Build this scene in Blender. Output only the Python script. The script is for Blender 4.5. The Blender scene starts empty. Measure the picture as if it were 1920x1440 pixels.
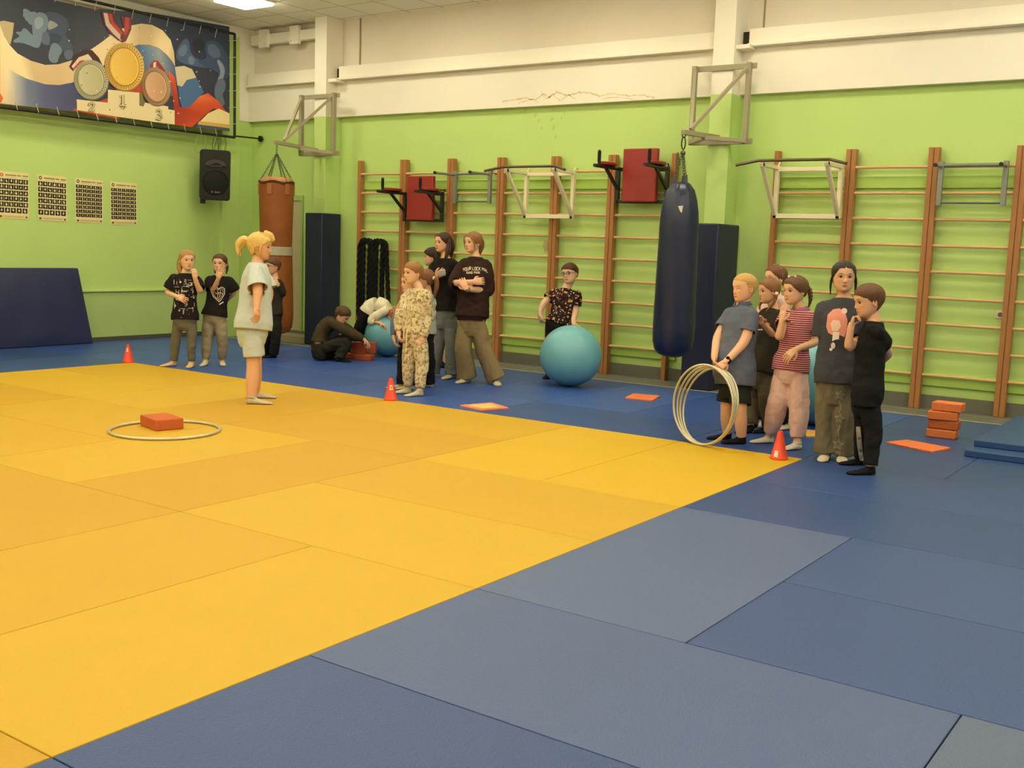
import bpy, math, random
import numpy as np
from mathutils import Vector, Matrix, noise
from mathutils.geometry import tessellate_polygon
from mathutils.bvhtree import BVHTree
sc = bpy.context.scene
C = sc.collection
# ---------------------------------------------------------------- camera
FPX = 2020.8337
CAM = np.array([2.6911, -7.6474, 1.4774]); YAW, PITCH, ROLL = 0.608, 0.1268, 0.034
_f = np.array([-math.sin(YAW)*math.cos(PITCH), math.cos(YAW)*math.cos(PITCH), -math.sin(PITCH)])
_r = np.array([math.cos(YAW), math.sin(YAW), 0.0]); _u = np.cross(_r, _f)
CR = _r*math.cos(ROLL)+_u*math.sin(ROLL); CU = _u*math.cos(ROLL)-_r*math.sin(ROLL); CF = _f
cd = bpy.data.cameras.new('camera'); cam = bpy.data.objects.new('camera', cd); C.objects.link(cam)
cd.sensor_width = 36.0; cd.lens = FPX*36/1920; cd.clip_end = 100
cam.matrix_world = Matrix(((CR[0], CU[0], -CF[0], CAM[0]), (CR[1], CU[1], -CF[1], CAM[1]), (CR[2], CU[2], -CF[2], CAM[2]), (0, 0, 0, 1)))
sc.camera = cam
# ---------------------------------------------------------------- light and exposure
w = bpy.data.worlds.new('world'); sc.world = w; w.use_nodes = True
w.node_tree.nodes['Background'].inputs[0].default_value = (1.0, 0.93, 0.78, 1)
w.node_tree.nodes['Background'].inputs[1].default_value = 0.5
LAMP_COL = (1.0, 0.91, 0.66); LAMP_STR = 27.0
sc.view_settings.view_transform = 'Standard'; sc.view_settings.look = 'None'
sc.view_settings.gamma = 1.0; sc.view_settings.exposure = 0.0; sc.view_settings.use_curve_mapping = False
sc.cycles.max_bounces = 6; sc.cycles.diffuse_bounces = 5; sc.cycles.glossy_bounces = 2
sc.cycles.caustics_reflective = False; sc.cycles.caustics_refractive = False; sc.cycles.sample_clamp_indirect = 4
# ---------------------------------------------------------------- measuring the place
def ray(u, v): return CR*((u-960)/FPX)+CU*((720-v)/FPX)+CF
def G(u, v, z=0.0):
    d = ray(u, v); return CAM+d*(z-CAM[2])/d[2]
def YP(u, v, y):
    d = ray(u, v); return CAM+d*(y-CAM[1])/d[1]
def XP(u, v, x):
    d = ray(u, v); return CAM+d*(x-CAM[0])/d[0]
def DP(u, v, dd): return CAM+ray(u, v)*dd
def depth(p): return float(np.dot(np.array(p)-CAM, CF))
# ---------------------------------------------------------------- materials
def lin(c):
    return tuple((x/12.92 if x <= .04045 else ((x+.055)/1.055)**2.4) for x in [k/255 for k in c])
_M = {}
def mat(name, col, rough=.6, spec=.4, metal=0, nvar=0.06, nscale=8, bump=0, bscale=60, emit=None, sheen=0, attr=None, stretch=None):
    if name in _M: return _M[name]
    m = bpy.data.materials.new(name); m.use_nodes = True; N = m.node_tree.nodes; L = m.node_tree.links
    b = N['Principled BSDF']; c = lin(col)
    b.inputs['Base Color'].default_value = (*c, 1); b.inputs['Roughness'].default_value = rough
    b.inputs['Metallic'].default_value = metal; b.inputs['Specular IOR Level'].default_value = spec
    if sheen: b.inputs['Sheen Weight'].default_value = sheen
    tc = N.new('ShaderNodeTexCoord'); src = tc.outputs['Object']
    if stretch:
        mp = N.new('ShaderNodeMapping'); mp.inputs['Scale'].default_value = stretch; L.new(src, mp.inputs[0]); src = mp.outputs[0]
    if attr:
        a = N.new('ShaderNodeAttribute'); a.attribute_name = attr; L.new(a.outputs['Color'], b.inputs['Base Color'])
    elif nvar:
        n = N.new('ShaderNodeTexNoise'); n.inputs['Scale'].default_value = nscale; n.inputs['Detail'].default_value = 4
        L.new(src, n.inputs['Vector'])
        r = N.new('ShaderNodeMapRange'); r.inputs[3].default_value = 1-nvar; r.inputs[4].default_value = 1+nvar
        L.new(n.outputs[0], r.inputs[0])
        mx = N.new('ShaderNodeMix'); mx.data_type = 'RGBA'; mx.blend_type = 'MULTIPLY'; mx.inputs[0].default_value = 1
        mx.inputs[6].default_value = (*c, 1); L.new(r.outputs[0], mx.inputs[7]); L.new(mx.outputs[2], b.inputs['Base Color'])
    if bump:
        n2 = N.new('ShaderNodeTexNoise'); n2.inputs['Scale'].default_value = bscale; n2.inputs['Detail'].default_value = 3
        L.new(src, n2.inputs['Vector'])
        bp = N.new('ShaderNodeBump'); bp.inputs['Strength'].default_value = bump; bp.inputs['Distance'].default_value = .01
        L.new(n2.outputs[0], bp.inputs['Height']); L.new(bp.outputs[0], b.inputs['Normal'])
    if emit:
        b.inputs['Emission Color'].default_value = (*emit[0], 1); b.inputs['Emission Strength'].default_value = emit[1]
    _M[name] = m; return m
# ---------------------------------------------------------------- objects
def thing(name, label, cat, loc, group=None):
    o = bpy.data.objects.new(name, None); C.objects.link(o); o.location = Vector([float(x) for x in loc])
    o.empty_display_size = .1; return tag(o, label, cat, group)
def tag(o, label=None, cat=None, group=None, kind=None):
    if label: o['label'] = label
    if cat: o['category'] = cat
    if group: o['group'] = group
    if kind: o['kind'] = kind
    return o
def wloc(p):
    v = Vector((0, 0, 0))
    while p is not None: v = v+p.location; p = p.parent
    return v
def frame_from(d, up=(0, 0, 1)):
    d = np.array(d, float); d = d/np.linalg.norm(d); up = np.array(up, float)
    if abs(np.dot(d, up)) > .98*np.linalg.norm(up): up = np.array((0, 1., 0)) if abs(d[1]) < .9 else np.array((1., 0, 0))
    x = np.cross(up, d); x /= np.linalg.norm(x); y = np.cross(d, x); return x, y, d
class MB:
    def __init__(s): s.v = []; s.f = []; s.m = []; s.mi = 0; s.c = None
    def add(s, vs, fs):
        o = len(s.v); s.v += [tuple(float(q) for q in p) for p in vs]
        for f in fs: s.f.append(tuple(i+o for i in f)); s.m.append(s.mi)
        return s
    def box(s, a, b):
        x0, y0, z0 = a; x1, y1, z1 = b
        return s.add([(x0, y0, z0), (x1, y0, z0), (x1, y1, z0), (x0, y1, z0), (x0, y0, z1), (x1, y0, z1), (x1, y1, z1), (x0, y1, z1)],
            [(0, 3, 2, 1), (4, 5, 6, 7), (0, 1, 5, 4), (1, 2, 6, 5), (2, 3, 7, 6), (3, 0, 4, 7)])
    def bar(s, p0, p1, w, h, up=(0, 0, 1)):
        p0 = np.array(p0, float); p1 = np.array(p1, float); x, y, d = frame_from(p1-p0, up)
        vs = [p+x*a*w/2+y*b*h/2 for p in (p0, p1) for a, b in ((-1, -1), (1, -1), (1, 1), (-1, 1))]
        return s.add(vs, [(0, 3, 2, 1), (4, 5, 6, 7), (0, 1, 5, 4), (1, 2, 6, 5), (2, 3, 7, 6), (3, 0, 4, 7)])
    def loft(s, rings, cap=True, close=False):
        n = len(rings[0]); vs = [p for r in rings for p in r]; fs = []
        m = len(rings)
        for i in range(m if close else m-1):
            j = (i+1) % m
            for k in range(n): fs.append((i*n+k, i*n+(k+1) % n, j*n+(k+1) % n, j*n+k))
        if cap and not close: fs.append(tuple(range(n))[::-1]); fs.append(tuple((m-1)*n+k for k in range(n)))
        return s.add(vs, fs)
    def tube(s, pts, r, seg=10, cap=True, close=False, up=(0, 0, 1)):
        pts = [np.array(p, float) for p in pts]; n = len(pts); rings = []
        if not hasattr(r, '__len__'): r = [r]*n
        px = None
        for i in range(n):
            if close: d = pts[(i+1) % n]-pts[i-1]
            else: d = pts[min(i+1, n-1)]-pts[max(i-1, 0)]
            d = d/(np.linalg.norm(d)+1e-12)
            if px is None: x, y, _ = frame_from(d, up)
            else:
                x = px-d*np.dot(px, d); x /= np.linalg.norm(x); y = np.cross(d, x)
            px = x; rr = r[i]; ra, rb = rr if hasattr(rr, '__len__') else (rr, rr)
            rings.append([pts[i]+x*ra*math.cos(t)+y*rb*math.sin(t) for t in [2*math.pi*k/seg for k in range(seg)]])
        return s.loft(rings, cap, close)
    def lathe(s, prof, c, seg=32, cap=True):
        c = np.array(c, float)
        return s.loft([[c+np.array((r*math.cos(t), r*math.sin(t), z)) for t in [2*math.pi*k/seg for k in range(seg)]] for r, z in prof], cap)
    def ball(s, c, r, seg=20, rings=12):
        r = r if hasattr(r, '__len__') else (r, r, r); c = np.array(c, float)
        R = [[c+np.array((r[0]*math.sin(a)*math.cos(t), r[1]*math.sin(a)*math.sin(t), -r[2]*math.cos(a))) for t in [2*math.pi*k/seg for k in range(seg)]] for a in [math.pi*(i+.15)/(rings+.3) for i in range(rings+1)]]
        return s.loft(R)
    def prism(s, pts, off):
        n = len(pts); pts = [np.array(p, float) for p in pts]; off = np.array(off, float)
        return s.add(pts+[p+off for p in pts], [tuple(range(n))[::-1], tuple(range(n, 2*n))]+[(i, (i+1) % n, (i+1) % n+n, i+n) for i in range(n)])
    def build(s, name, mats, parent=None, smooth=True, bevel=0, kind=None, origin=None, sub=0, angle=40):
        if not isinstance(mats, (list, tuple)): mats = [mats]
        V = np.array(s.v)
        if origin is None:
            lo, hi = V.min(0), V.max(0); origin = ((lo[0]+hi[0])/2, (lo[1]+hi[1])/2, lo[2] if parent is None else (lo[2]+hi[2])/2)
        V = V-np.array(origin)
        me = bpy.data.meshes.new(name); me.from_pydata([tuple(v) for v in V], [], s.f); me.update()
        for m in mats: me.materials.append(m)
        if len(mats) > 1:
            for p, i in zip(me.polygons, s.m): p.material_index = i
        if smooth:
            me.polygons.foreach_set('use_smooth', [True]*len(me.polygons)); me.set_sharp_from_angle(angle=math.radians(angle))
        if s.c is not None:
            at = me.color_attributes.new('Col', 'FLOAT_COLOR', 'POINT'); at.data.foreach_set('color', np.array([(*c, 1) for c in s.c]).ravel())
        o = bpy.data.objects.new(name, me); C.objects.link(o)
        if parent is not None: o.parent = parent; o.location = Vector([float(q) for q in origin])-wloc(parent)
        else: o.location = Vector([float(q) for q in origin])
        if bevel:
            b = o.modifiers.new('b', 'BEVEL'); b.width = bevel; b.segments = 2; b.limit_method = 'ANGLE'; b.angle_limit = math.radians(50)
        if sub:
            b = o.modifiers.new('s', 'SUBSURF'); b.levels = sub; b.render_levels = sub
        if kind: o['kind'] = kind
        return o
def struct(name, mb, m, **k):
    k.setdefault('smooth', False); return mb.build(name, m, kind='structure', **k)
rnd = random.Random(7)
YW, XL, ZC = 3.92, -10.4, 4.6      # back wall plane, left wall plane, ceiling height
# ---------------------------------------------------------------- room shell
GREEN = mat('wall_green', (192, 221, 132), .55, .35, nvar=.05, nscale=1.6, bump=.12, bscale=14)
CREAM = mat('wall_white', (243, 237, 222), .6, .3, nvar=.03, nscale=2, bump=.08, bscale=10)
BEIGE = mat('wall_upper', (226, 218, 202), .8, .2, nvar=.03, nscale=2)
DARK = mat('dark_gap', (40, 36, 26), .8)
SKIRT = mat('skirting', (84, 82, 74), .6)
FLOOR = mat('hall_floor', (112, 114, 104), .45, .4, nvar=.12, nscale=5)
struct('floor', MB().box((XL-.2, -14, -.2), (8.2, YW+.2, -.04)), FLOOR)
mb = MB().box((XL, YW, -.04), (8, YW+.2, 3.3)); struct('wall_back', mb, GREEN)
struct('wall_back_upper', MB().box((XL, YW+.03, 3.92), (8, YW+.2, ZC+.1)), BEIGE)
struct('wall_back_band', MB().box((XL, YW-.085, 3.235), (8, YW+.2, 3.76)), CREAM, bevel=.004)
struct('wall_left', MB().box((XL-.2, -14, -.04), (XL, YW+.2, 3.235)), GREEN)
struct('wall_left_upper', MB().box((XL-.2, -14, 3.235), (XL+.01, YW+.2, ZC+.1)), CREAM)
struct('wall_right', MB().box((8, -14, -.04), (8.2, YW+.2, ZC+.1)), CREAM)
struct('wall_near', MB().box((XL-.2, -14.2, -.04), (8.2, -14, ZC+.1)), CREAM)
# ceiling with a 0.6 m tile grid
mc = bpy.data.materials.new('ceiling_tiles'); mc.use_nodes = True; N = mc.node_tree.nodes; L = mc.node_tree.links
geo = N.new('ShaderNodeNewGeometry'); sx = N.new('ShaderNodeSeparateXYZ'); L.new(geo.outputs['Position'], sx.inputs[0])
def mth(op, a, b=None):
    n = N.new('ShaderNodeMath'); n.operation = op
    for i, q in enumerate((a, b)):
        if q is None: continue
        if isinstance(q, (int, float)): n.inputs[i].default_value = q
        else: L.new(q, n.inputs[i])
    return n.outputs[0]
ln = []
for ax, off in ((0, 9.09+6), (1, -2.64+30)):
    fr = mth('FRACT', mth('DIVIDE', mth('ADD', sx.outputs[ax], off), .6))
    ln.append(mth('LESS_THAN', mth('MINIMUM', fr, mth('SUBTRACT', 1.0, fr)), .016))
g = mth('MAXIMUM', ln[0], ln[1])
mx = N.new('ShaderNodeMix'); mx.data_type = 'RGBA'; L.new(g, mx.inputs[0])
mx.inputs[6].default_value = (*lin((250, 247, 240)), 1); mx.inputs[7].default_value = (*lin((196, 188, 168)), 1)
L.new(mx.outputs[2], N['Principled BSDF'].inputs['Base Color']); N['Principled BSDF'].inputs['Roughness'].default_value = .9
struct('ceiling', MB().box((XL-.2, -14.2, ZC), (8.2, YW+.2, ZC+.15)), mc)
# left wall: low shelf step, pilaster, skirting
struct('trim_1', MB().box((XL, -14, .675), (XL+.05, 3.28, .70)), GREEN, bevel=.004)
struct('trim_2', MB().box((XL, -14, -.04), (XL+.022, 3.28, .675)), mat('wall_green_low', (180, 206, 126), .55, .35, nvar=.05, nscale=2))
struct('trim_3', MB().box((XL, 3.28, -.04), (XL+.06, 3.62, 4.45)), [GREEN], bevel=.004)
struct('baseboard_left', MB().box((XL, -14, -.04), (XL+.04, YW, .055)), SKIRT)
struct('baseboard_back', MB().box((XL, YW-.05, -.04), (8, YW, .10)), mat('skirt_grey', (104, 104, 92), .6))
# pillars (green below, white above)
for i, (a, b) in enumerate(((-8.76, -8.53), (-2.60, -2.35))):
    mb = MB().box((a, 3.62, -.04), (b, YW, 3.22)); mb.mi = 1; mb.box((a, 3.62, 3.22), (b, YW+.05, ZC))
    mb.box((b-.005, 3.66, 3.70), (b+.16, 3.9, 3.745))
    struct('trim_%d' % (4+i), mb, [GREEN, CREAM], bevel=.003)
    struct('trim_%d' % (6+i), MB().box((b, 3.84, 3.76), (b+.10, 3.90, 3.91)), DARK)  # dark block painted in for the shade of the hole beside the pillar
# beams / ledges along the back wall
k = 8
for a, b in ((XL+.06, -8.76), (-8.43, -2.60), (-2.25, 8)):
    struct('trim_%d' % k, MB().box((a, 3.77, 3.765), (b, YW+.04, 3.925)).box((a, 3.73, 3.735), (b, YW, 3.765)), CREAM, bevel=.004); k += 1
struct('trim_11', MB().box((-8.2, YW+.015, 3.92), (-8.18, YW+.04, ZC)), mat('panel_joint', (150, 142, 118), .7))
struct('trim_12', MB().box((-2.17, YW+.015, 3.92), (-2.155, YW+.04, ZC)), _M['panel_joint'])
# beam with bolted clamps under the ceiling in the left bay
mb = MB().box((XL+.1, 3.80, 4.36), (-8.76, 3.9, 4.50))
for x in (-9.98, -9.32): mb.box((x-.09, 3.74, 4.30), (x+.09, 3.8, 4.56))
for x in (-9.98, -9.32):
    for dx in (-.06, .06):
        for dz in (4.35, 4.51): mb.tube([(x+dx, 3.725, dz), (x+dx, 3.745, dz)], .014, 8)
struct('trim_13', mb, CREAM, bevel=.003)
# the door in the left bay
mb = MB().box((-10.12, YW-.012, .0), (-9.30, YW+.01, 2.05)); mb.mi = 1
mb.box((-10.18, YW-.03, 2.05), (-9.26, YW+.01, 2.13)).box((-9.30, YW-.03, 0), (-9.26, YW+.01, 2.05)).box((-10.18, YW-.03, 0), (-10.12, YW+.01, 2.05))
struct('door_1', mb, [mat('door_beige', (190, 176, 142), .5, nvar=.03), mat('door_trim', (160, 190, 110), .5)], bevel=.003)
struct('trim_14', MB().box((-9.9, 3.5, -.04), (-8.8, 3.9, .06)), mat('threshold', (150, 138, 112), .6), bevel=.004)
# painted mounting boards behind the wall bars
gb = mat('board_green', (172, 206, 100), .5, .4, nvar=.05, nscale=6)
for i, (a, b) in enumerate(((-8.1, -3.0), (-1.9, 5.0))):
    struct('trim_%d' % (15+2*i), MB().box((a, YW-.035, 2.21), (b, YW, 2.33)), gb, bevel=.004)
    struct('trim_%d' % (16+2*i), MB().box((a, YW-.035, .20), (b, YW, .33)), gb, bevel=.004)
ly = mat('line_yellow', (206, 190, 130), .6)
struct('trim_19', MB().box((-10.2, 3.0, -.039), (8, 3.022, .001)), ly)
struct('trim_20', MB().box((-10.2, 3.70, -.0405), (8, 3.715, -.038)), mat('line_grey', (150, 146, 122), .6))
# brownish damp stain on the white band and flaking paint
st = MB(); yb_ = YW-.0855
for poly_, w_ in (([(942, 191), (965, 187), (985, 184), (1003, 188), (1018, 176), (1030, 182), (1045, 172), (1062, 180), (1085, 173), (1108, 175), (1125, 180), (1150, 176), (1180, 180), (1205, 178), (1228, 183)], 2.2), ([(1015, 172), (1024, 186), (1036, 176), (1050, 188), (1066, 178), (1080, 186)], 1.6), ([(972, 192), (1000, 186), (1010, 192)], 1.2), ([(1130, 186), (1160, 182), (1190, 186)], 1.2)):
    for (u0, v0), (u1, v1) in zip(poly_, poly_[1:]):
        for k_ in range(4):
            a_, b_ = k_/4, (k_+1)/4; j0, j1 = rnd.uniform(-1.3, 1.3), rnd.uniform(-1.3, 1.3); w0 = w_*rnd.uniform(.3, 1)
            q = [(u0+(u1-u0)*a_, v0+(v1-v0)*a_+j0-w0), (u0+(u1-u0)*b_, v0+(v1-v0)*b_+j1-w0*.6), (u0+(u1-u0)*b_, v0+(v1-v0)*b_+j1+w0*.6), (u0+(u1-u0)*a_, v0+(v1-v0)*a_+j0+w0)]
            st.add([YP(u, v, yb_) for u, v in q], [(0, 3, 2, 1)])
struct('trim_21', st, mat('damp_stain', (222, 200, 154), .7, nvar=.3, nscale=30))
fl = MB()
for u, v in [(985, 208), (1003, 214), (1010, 226), (1036, 205), (1034, 222), (1037, 238), (1052, 222), (1058, 212), (1015, 240), (1040, 255)]:
    p = YP(u, v, YW-.001); a = rnd.uniform(.015, .035)
    fl.prism([p+np.array((a*math.cos(t)*rnd.uniform(.5, 1), 0, a*1.3*math.sin(t)*rnd.uniform(.5, 1))) for t in [k*math.pi/3 for k in range(6)]], (0, -.004, 0))
struct('trim_22', fl, mat('flaking_paint', (186, 212, 130), .6))
# ---------------------------------------------------------------- ceiling lights
LF = mat('lamp_frame', (235, 232, 220), .5); LE = mat('lamp_diffuser', (255, 250, 230), .5, emit=(LAMP_COL, LAMP_STR), nvar=0)
names_y = ['the back wall', 'the back wall but one row', 'the third row from the back wall', 'the fourth row', 'the fifth row', 'the row behind the camera']
for j, y in enumerate((2.34, -.06, -2.46, -4.86, -7.26, -9.66)):
    for i, x in enumerate((-8.79, -6.39, -3.99, -1.59, .81, 3.21, 5.61)):
        seen = (i == 0 and j == 0)
        t = thing('ceiling_light', 'square ceiling light above the speaker corner, half in the frame' if seen else 'square ceiling light, %s from the back wall and %s from the left wall' % (['first', 'second', 'third', 'fourth', 'fifth', 'sixth'][j], ['first', 'second', 'third', 'fourth', 'fifth', 'sixth', 'seventh'][i]), 'ceiling light', (x, y, ZC), 'square lights in the tiled ceiling')
        fm = MB(); s_ = .30
        for a, b in (((-s_, -s_), (s_, -s_+.03)), ((-s_, s_-.03), (s_, s_)), ((-s_, -s_+.03), (-s_+.03, s_-.03)), ((s_-.03, -s_+.03), (s_, s_-.03))):
            fm.box((x+a[0], y+a[1], ZC-.030), (x+b[0], y+b[1], ZC-.001))
        fm.build('frame', LF, t, smooth=False)
        MB().box((x-.268, y-.268, ZC-.062), (x+.268, y+.268, ZC-.003)).build('diffuser', LE, t, smooth=False)  # dropped below the frame so its added glowing sides brighten the ceiling
# ---------------------------------------------------------------- judo mats
def matcol(base, j, i):
    rr = random.Random(i*31+j); f = 1+rr.uniform(-.035, .035)
    return tuple(min(255, c*f) for c in base)
def mat_tile(kind, x0, y0, x1, y1, label, col=None, idx=[0]):
    idx[0] += 1
    if kind == 'y': base = col or [(201, 159, 24), (197, 152, 21), (205, 165, 28)][idx[0] % 3]
    else: base = col or [(46, 74, 132), (43, 71, 127), (50, 78, 135)][idx[0] % 3]
    nm = 'tatami_%s_%d_%d_%d' % (kind, *base)
    m = mat(nm, base, .42 if kind == 'b' else .55, .45, nvar=.04, nscale=1.7, bump=.25, bscale=140)
    g_ = .0022
    mb = MB().box((x0+g_, y0+g_, -.04), (x1-g_, y1-g_, 0))
    o = mb.build('gym_mat', m, smooth=False, bevel=.0035)
    return tag(o, label, 'gym mat', 'yellow judo mats of the square' if kind == 'y' else 'blue judo mats around the square')
ROW = ['first', 'second', 'third', 'fourth', 'fifth', 'sixth', 'seventh', 'eighth', 'ninth', 'tenth']
ymats = []
for r in range(4):                         # four rows two metres deep, counted from the edge by the wall
    y1 = -2*r; y0 = y1-2; x = 0.0; pat = ['vvhvvh', 'hvvhh', 'vvhvvh', 'hvvhh'][r]; n = 0
    for ch in pat:
        if ch == 'v': ymats.append((x-1, y0, x, y1)); x -= 1
        else: ymats += [(x-2, y1-1, x, y1), (x-2, y0, x, y1-1)]; x -= 2
for i, (a, b, c, d) in enumerate(sorted(ymats, key=lambda q: (-q[3], -q[2]))):
    ll = 'yellow judo mat %s, %s metres from far border, %s from right' % ('pointing at the wall' if d-b > 1.5 else 'lying along the wall', ['zero', 'one', 'two', 'three', 'four', 'five', 'six', 'seven'][int(-d)], ['zero', 'one', 'two', 'three', 'four', 'five', 'six', 'seven'][int(-c)])
    mat_tile('y', a, b, c, d, ll, (210, 170, 22) if (c, d) in ((0, 0), (-1, 0)) else None)
LB = (80, 98, 142)
bm = []
def B(x0, y0, x1, y1, col=None): bm.append((x0, y0, x1, y1, col))
for a in (-11, -9, -7, -5, -3, -1): B(a if a > -10.4 else XL+.05, 0, a+2 if a < -1 else 0, 1, (44, 72, 136) if a in (-3, -1) else None)
x = XL+.05
for a in range(-10, 0): B(max(a, XL+.05) if a > -10 else XL+.05, 1, a+1, 3)
for b in (-2, -4, -6, -8): B(XL+.05, b, -9, b+2); B(-9, b, -8, b+2)
B(0, 0, 1, 2); B(1, 0, 3, 1); B(1, 1, 3, 2); B(0, 2, 2, 3); B(2, 2, 4, 3); B(3, 0, 4, 2)
B(0, -1, 2, 0); B(0, -2, 2, -1); B(2, -2, 3, 0); B(3, -2, 5, 0)
B(0, -4, 1, -2, LB); B(1, -3, 3, -2); B(1, -4, 3, -3); B(3, -4, 5, -2)
B(0, -5, 2, -4, (70, 90, 138)); B(2, -6, 3, -4, (84, 98, 132)); B(0, -6, 2, -5); B(3, -6, 5, -4)
B(0, -8, 1, -6); B(1, -8, 2, -6); B(2, -8, 4, -6); B(4, -8, 6, -6);
for b in (2, 0, -2, -4, -6): B(4 if b >= 0 else 5, b, 8, b+(2 if b < 2 else 1))
W_ = {-11: 'eleven', -10: 'ten', -9: 'nine', -8: 'eight', -7: 'seven', -6: 'six', -5: 'five', -4: 'four', -3: 'three', -2: 'two', -1: 'one', 0: 'zero', 1: 'one', 2: 'two', 3: 'three', 4: 'four', 5: 'five', 6: 'six', 7: 'seven', 8: 'eight'}
for (a, b, c, d, col) in bm:
    if a >= 0: lab = 'blue judo mat right of the yellow, %s metres out, ending %s metres %s the corner' % (W_[int(a)], W_[int(math.ceil(d))], 'before' if d <= 0 else 'past')
    elif b >= 0: lab = 'blue judo mat %s metres beyond the yellow, ending %s metres left of its right corner' % (W_[int(b)], W_[int(c)])
    else: lab = 'blue judo mat left of the yellow, %s, starting %s metres forward' % ('touching it' if c > -8.5 else 'by the wall', W_[int(d)])
    if col == LB: lab = 'paler grey-blue judo mat touching the right border of the yellow square'
    mat_tile('b', a, b, c, d, lab, col or ([(50, 82, 156), (46, 77, 149), (54, 86, 160)][int(abs(a+b)) % 3] if b >= 0 and a < 0 else None))
# ---------------------------------------------------------------- wall bars
WOOD = mat('bar_post_wood', (170, 116, 68), .45, .4, nvar=.22, nscale=14, stretch=(6, 6, .6)); RUNG = mat('bar_rung_wood', (214, 178, 122), .45, .4, nvar=.18, nscale=10, stretch=(.6, 6, 6))
def wall_bars(xs, label):
    t = thing('wall_bars', label, 'wall bars', ((xs[0]+xs[-1])/2, 3.8, -.04))
    for i, x in enumerate(xs):
        w_ = .055 if i in (0, len(xs)-1) and xs[-1] < 4 or i == 0 else .10
        mb = MB()
        if w_ > .06: mb.box((x-.052, 3.80, -.04), (x-.003, 3.885, 2.61)).box((x+.003, 3.80, -.04), (x+.052, 3.885, 2.61)).box((x-.01, 3.815, -.04), (x+.01, 3.87, 2.60))
        else: mb.box((x-w_/2, 3.80, -.04), (x+w_/2, 3.885, 2.61))
        mb.build('post', WOOD, t, smooth=False, bevel=.004)
    for a, b in zip(xs, xs[1:]):
        for k in range(9):
            z = 2.42-.2635*k; y = 3.842 if k else 3.822
            MB().tube([(a+.02, y, z), ((a+b)/2, y, z+rnd.uniform(-.003, .002)), (b-.02, y, z)], [.0165, .0155, .0165], 12).build('rung', RUNG, t)
    return t
PX = [-8.04, -7.225, -6.395, -5.575, -4.745, -3.925, -3.105]
wall_bars(PX, 'long brown wooden wall bars with six bays left of the dark blue punching bag')
PX2 = [-1.86, -1.045, -.21, .61, 1.43, 2.25]
wall_bars(PX2, 'brown wooden wall bars behind the children on the right, running out of the frame')
# ---------------------------------------------------------------- column pads
PADM = mat('pad_navy', (30, 36, 66), .5, .45, nvar=.08, nscale=3, bump=.25, bscale=5)
def column_pad(x0, x1, y0, y1, zt, label):
    zb = -.038; mb = MB().prism([(x0, y0, zb), (x1, y0, zb), (x1, y1, zb), (x1-.07, y1, zb), (x1-.07, y0+.1, zb), (x0+.03, y0+.1, zb), (x0+.03, y1, zb), (x0, y1, zb)], (0, 0, zt-zb))
    o = mb.build('column_pad', PADM, smooth=True, bevel=.014, angle=30); return tag(o, label, 'wall padding')
column_pad(-8.80, -8.46, 3.50, 3.885, 1.86, 'tall navy column pad behind the crouching boy, left of the wall bars')
column_pad(-2.64, -2.28, 3.32, 3.885, 1.80, 'tall navy column pad right of the dark blue punching bag')
# ---------------------------------------------------------------- bag brackets
BRK = mat('bracket_grey', (158, 150, 124), .5, .4, nvar=.05)
def bracket(cx, tip, label):
    t = thing('bag_bracket', label, 'bracket', (cx, 3.6, 2.7))
    y = 3.565; xa, xb = cx-.32, cx+.32; zt, zb = 3.50, 2.70
    for a in (xa, xb): MB().box((a-.025, y-.03, zb-.03), (a+.025, y+.03, zt+.03)).build('upright', BRK, t, smooth=False, bevel=.004)
    for z in (zt, zb): MB().box((xa-.0, y+.03, z-.03), (xb+.07, y+.052, z+.03)).build('wall_rail', BRK, t, smooth=False, bevel=.004)
    T = np.array(tip, float)
    MB().bar((cx, y, zb+.045), T+np.array((0, -.05, 0)), .05, .05).build('arm', BRK, t, smooth=False, bevel=.004)
    M_ = T+(np.array((cx, y, zb))-T)*.16+np.array((0, 0, .05))
    for a in (xa, xb): MB().bar((a, y, zt), M_, .036, .036).build('diagonal_brace', BRK, t, smooth=False, bevel=.003)
    M2 = T+(np.array((cx, y, zb))-T)*.55
    for a in (xa, xb): MB().bar((a, y-.02, zb), M2, .045, .045).build('side_brace', BRK, t, smooth=False, bevel=.003)
tip1 = (-8.64, 2.82, 2.785); tip2 = (-2.44, 2.72, 2.71)
bracket(-8.64, tip1, 'grey steel bracket holding the brown punching bag')
bracket(-2.46, tip2, 'grey steel bracket holding the dark blue punching bag')
CHN = mat('chain_steel', (92, 94, 78), .4, .5, metal=.7)
def chain(mb, a, b, r=.011, L_=.032):
    a = np.array(a, float); b = np.array(b, float); n = max(2, int(np.linalg.norm(b-a)/(L_*.72))); d = (b-a)/n
    x, y, dd = frame_from(b-a)
    for i in range(n):
        c = a+d*(i+.5); s_ = x if i % 2 else y
        mb.tube([c+s_*r*math.cos(t)+dd*(L_/2)*math.sin(t) for t in [k*math.pi/4 for k in range(8)]], .0035, 5, close=True)
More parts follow.
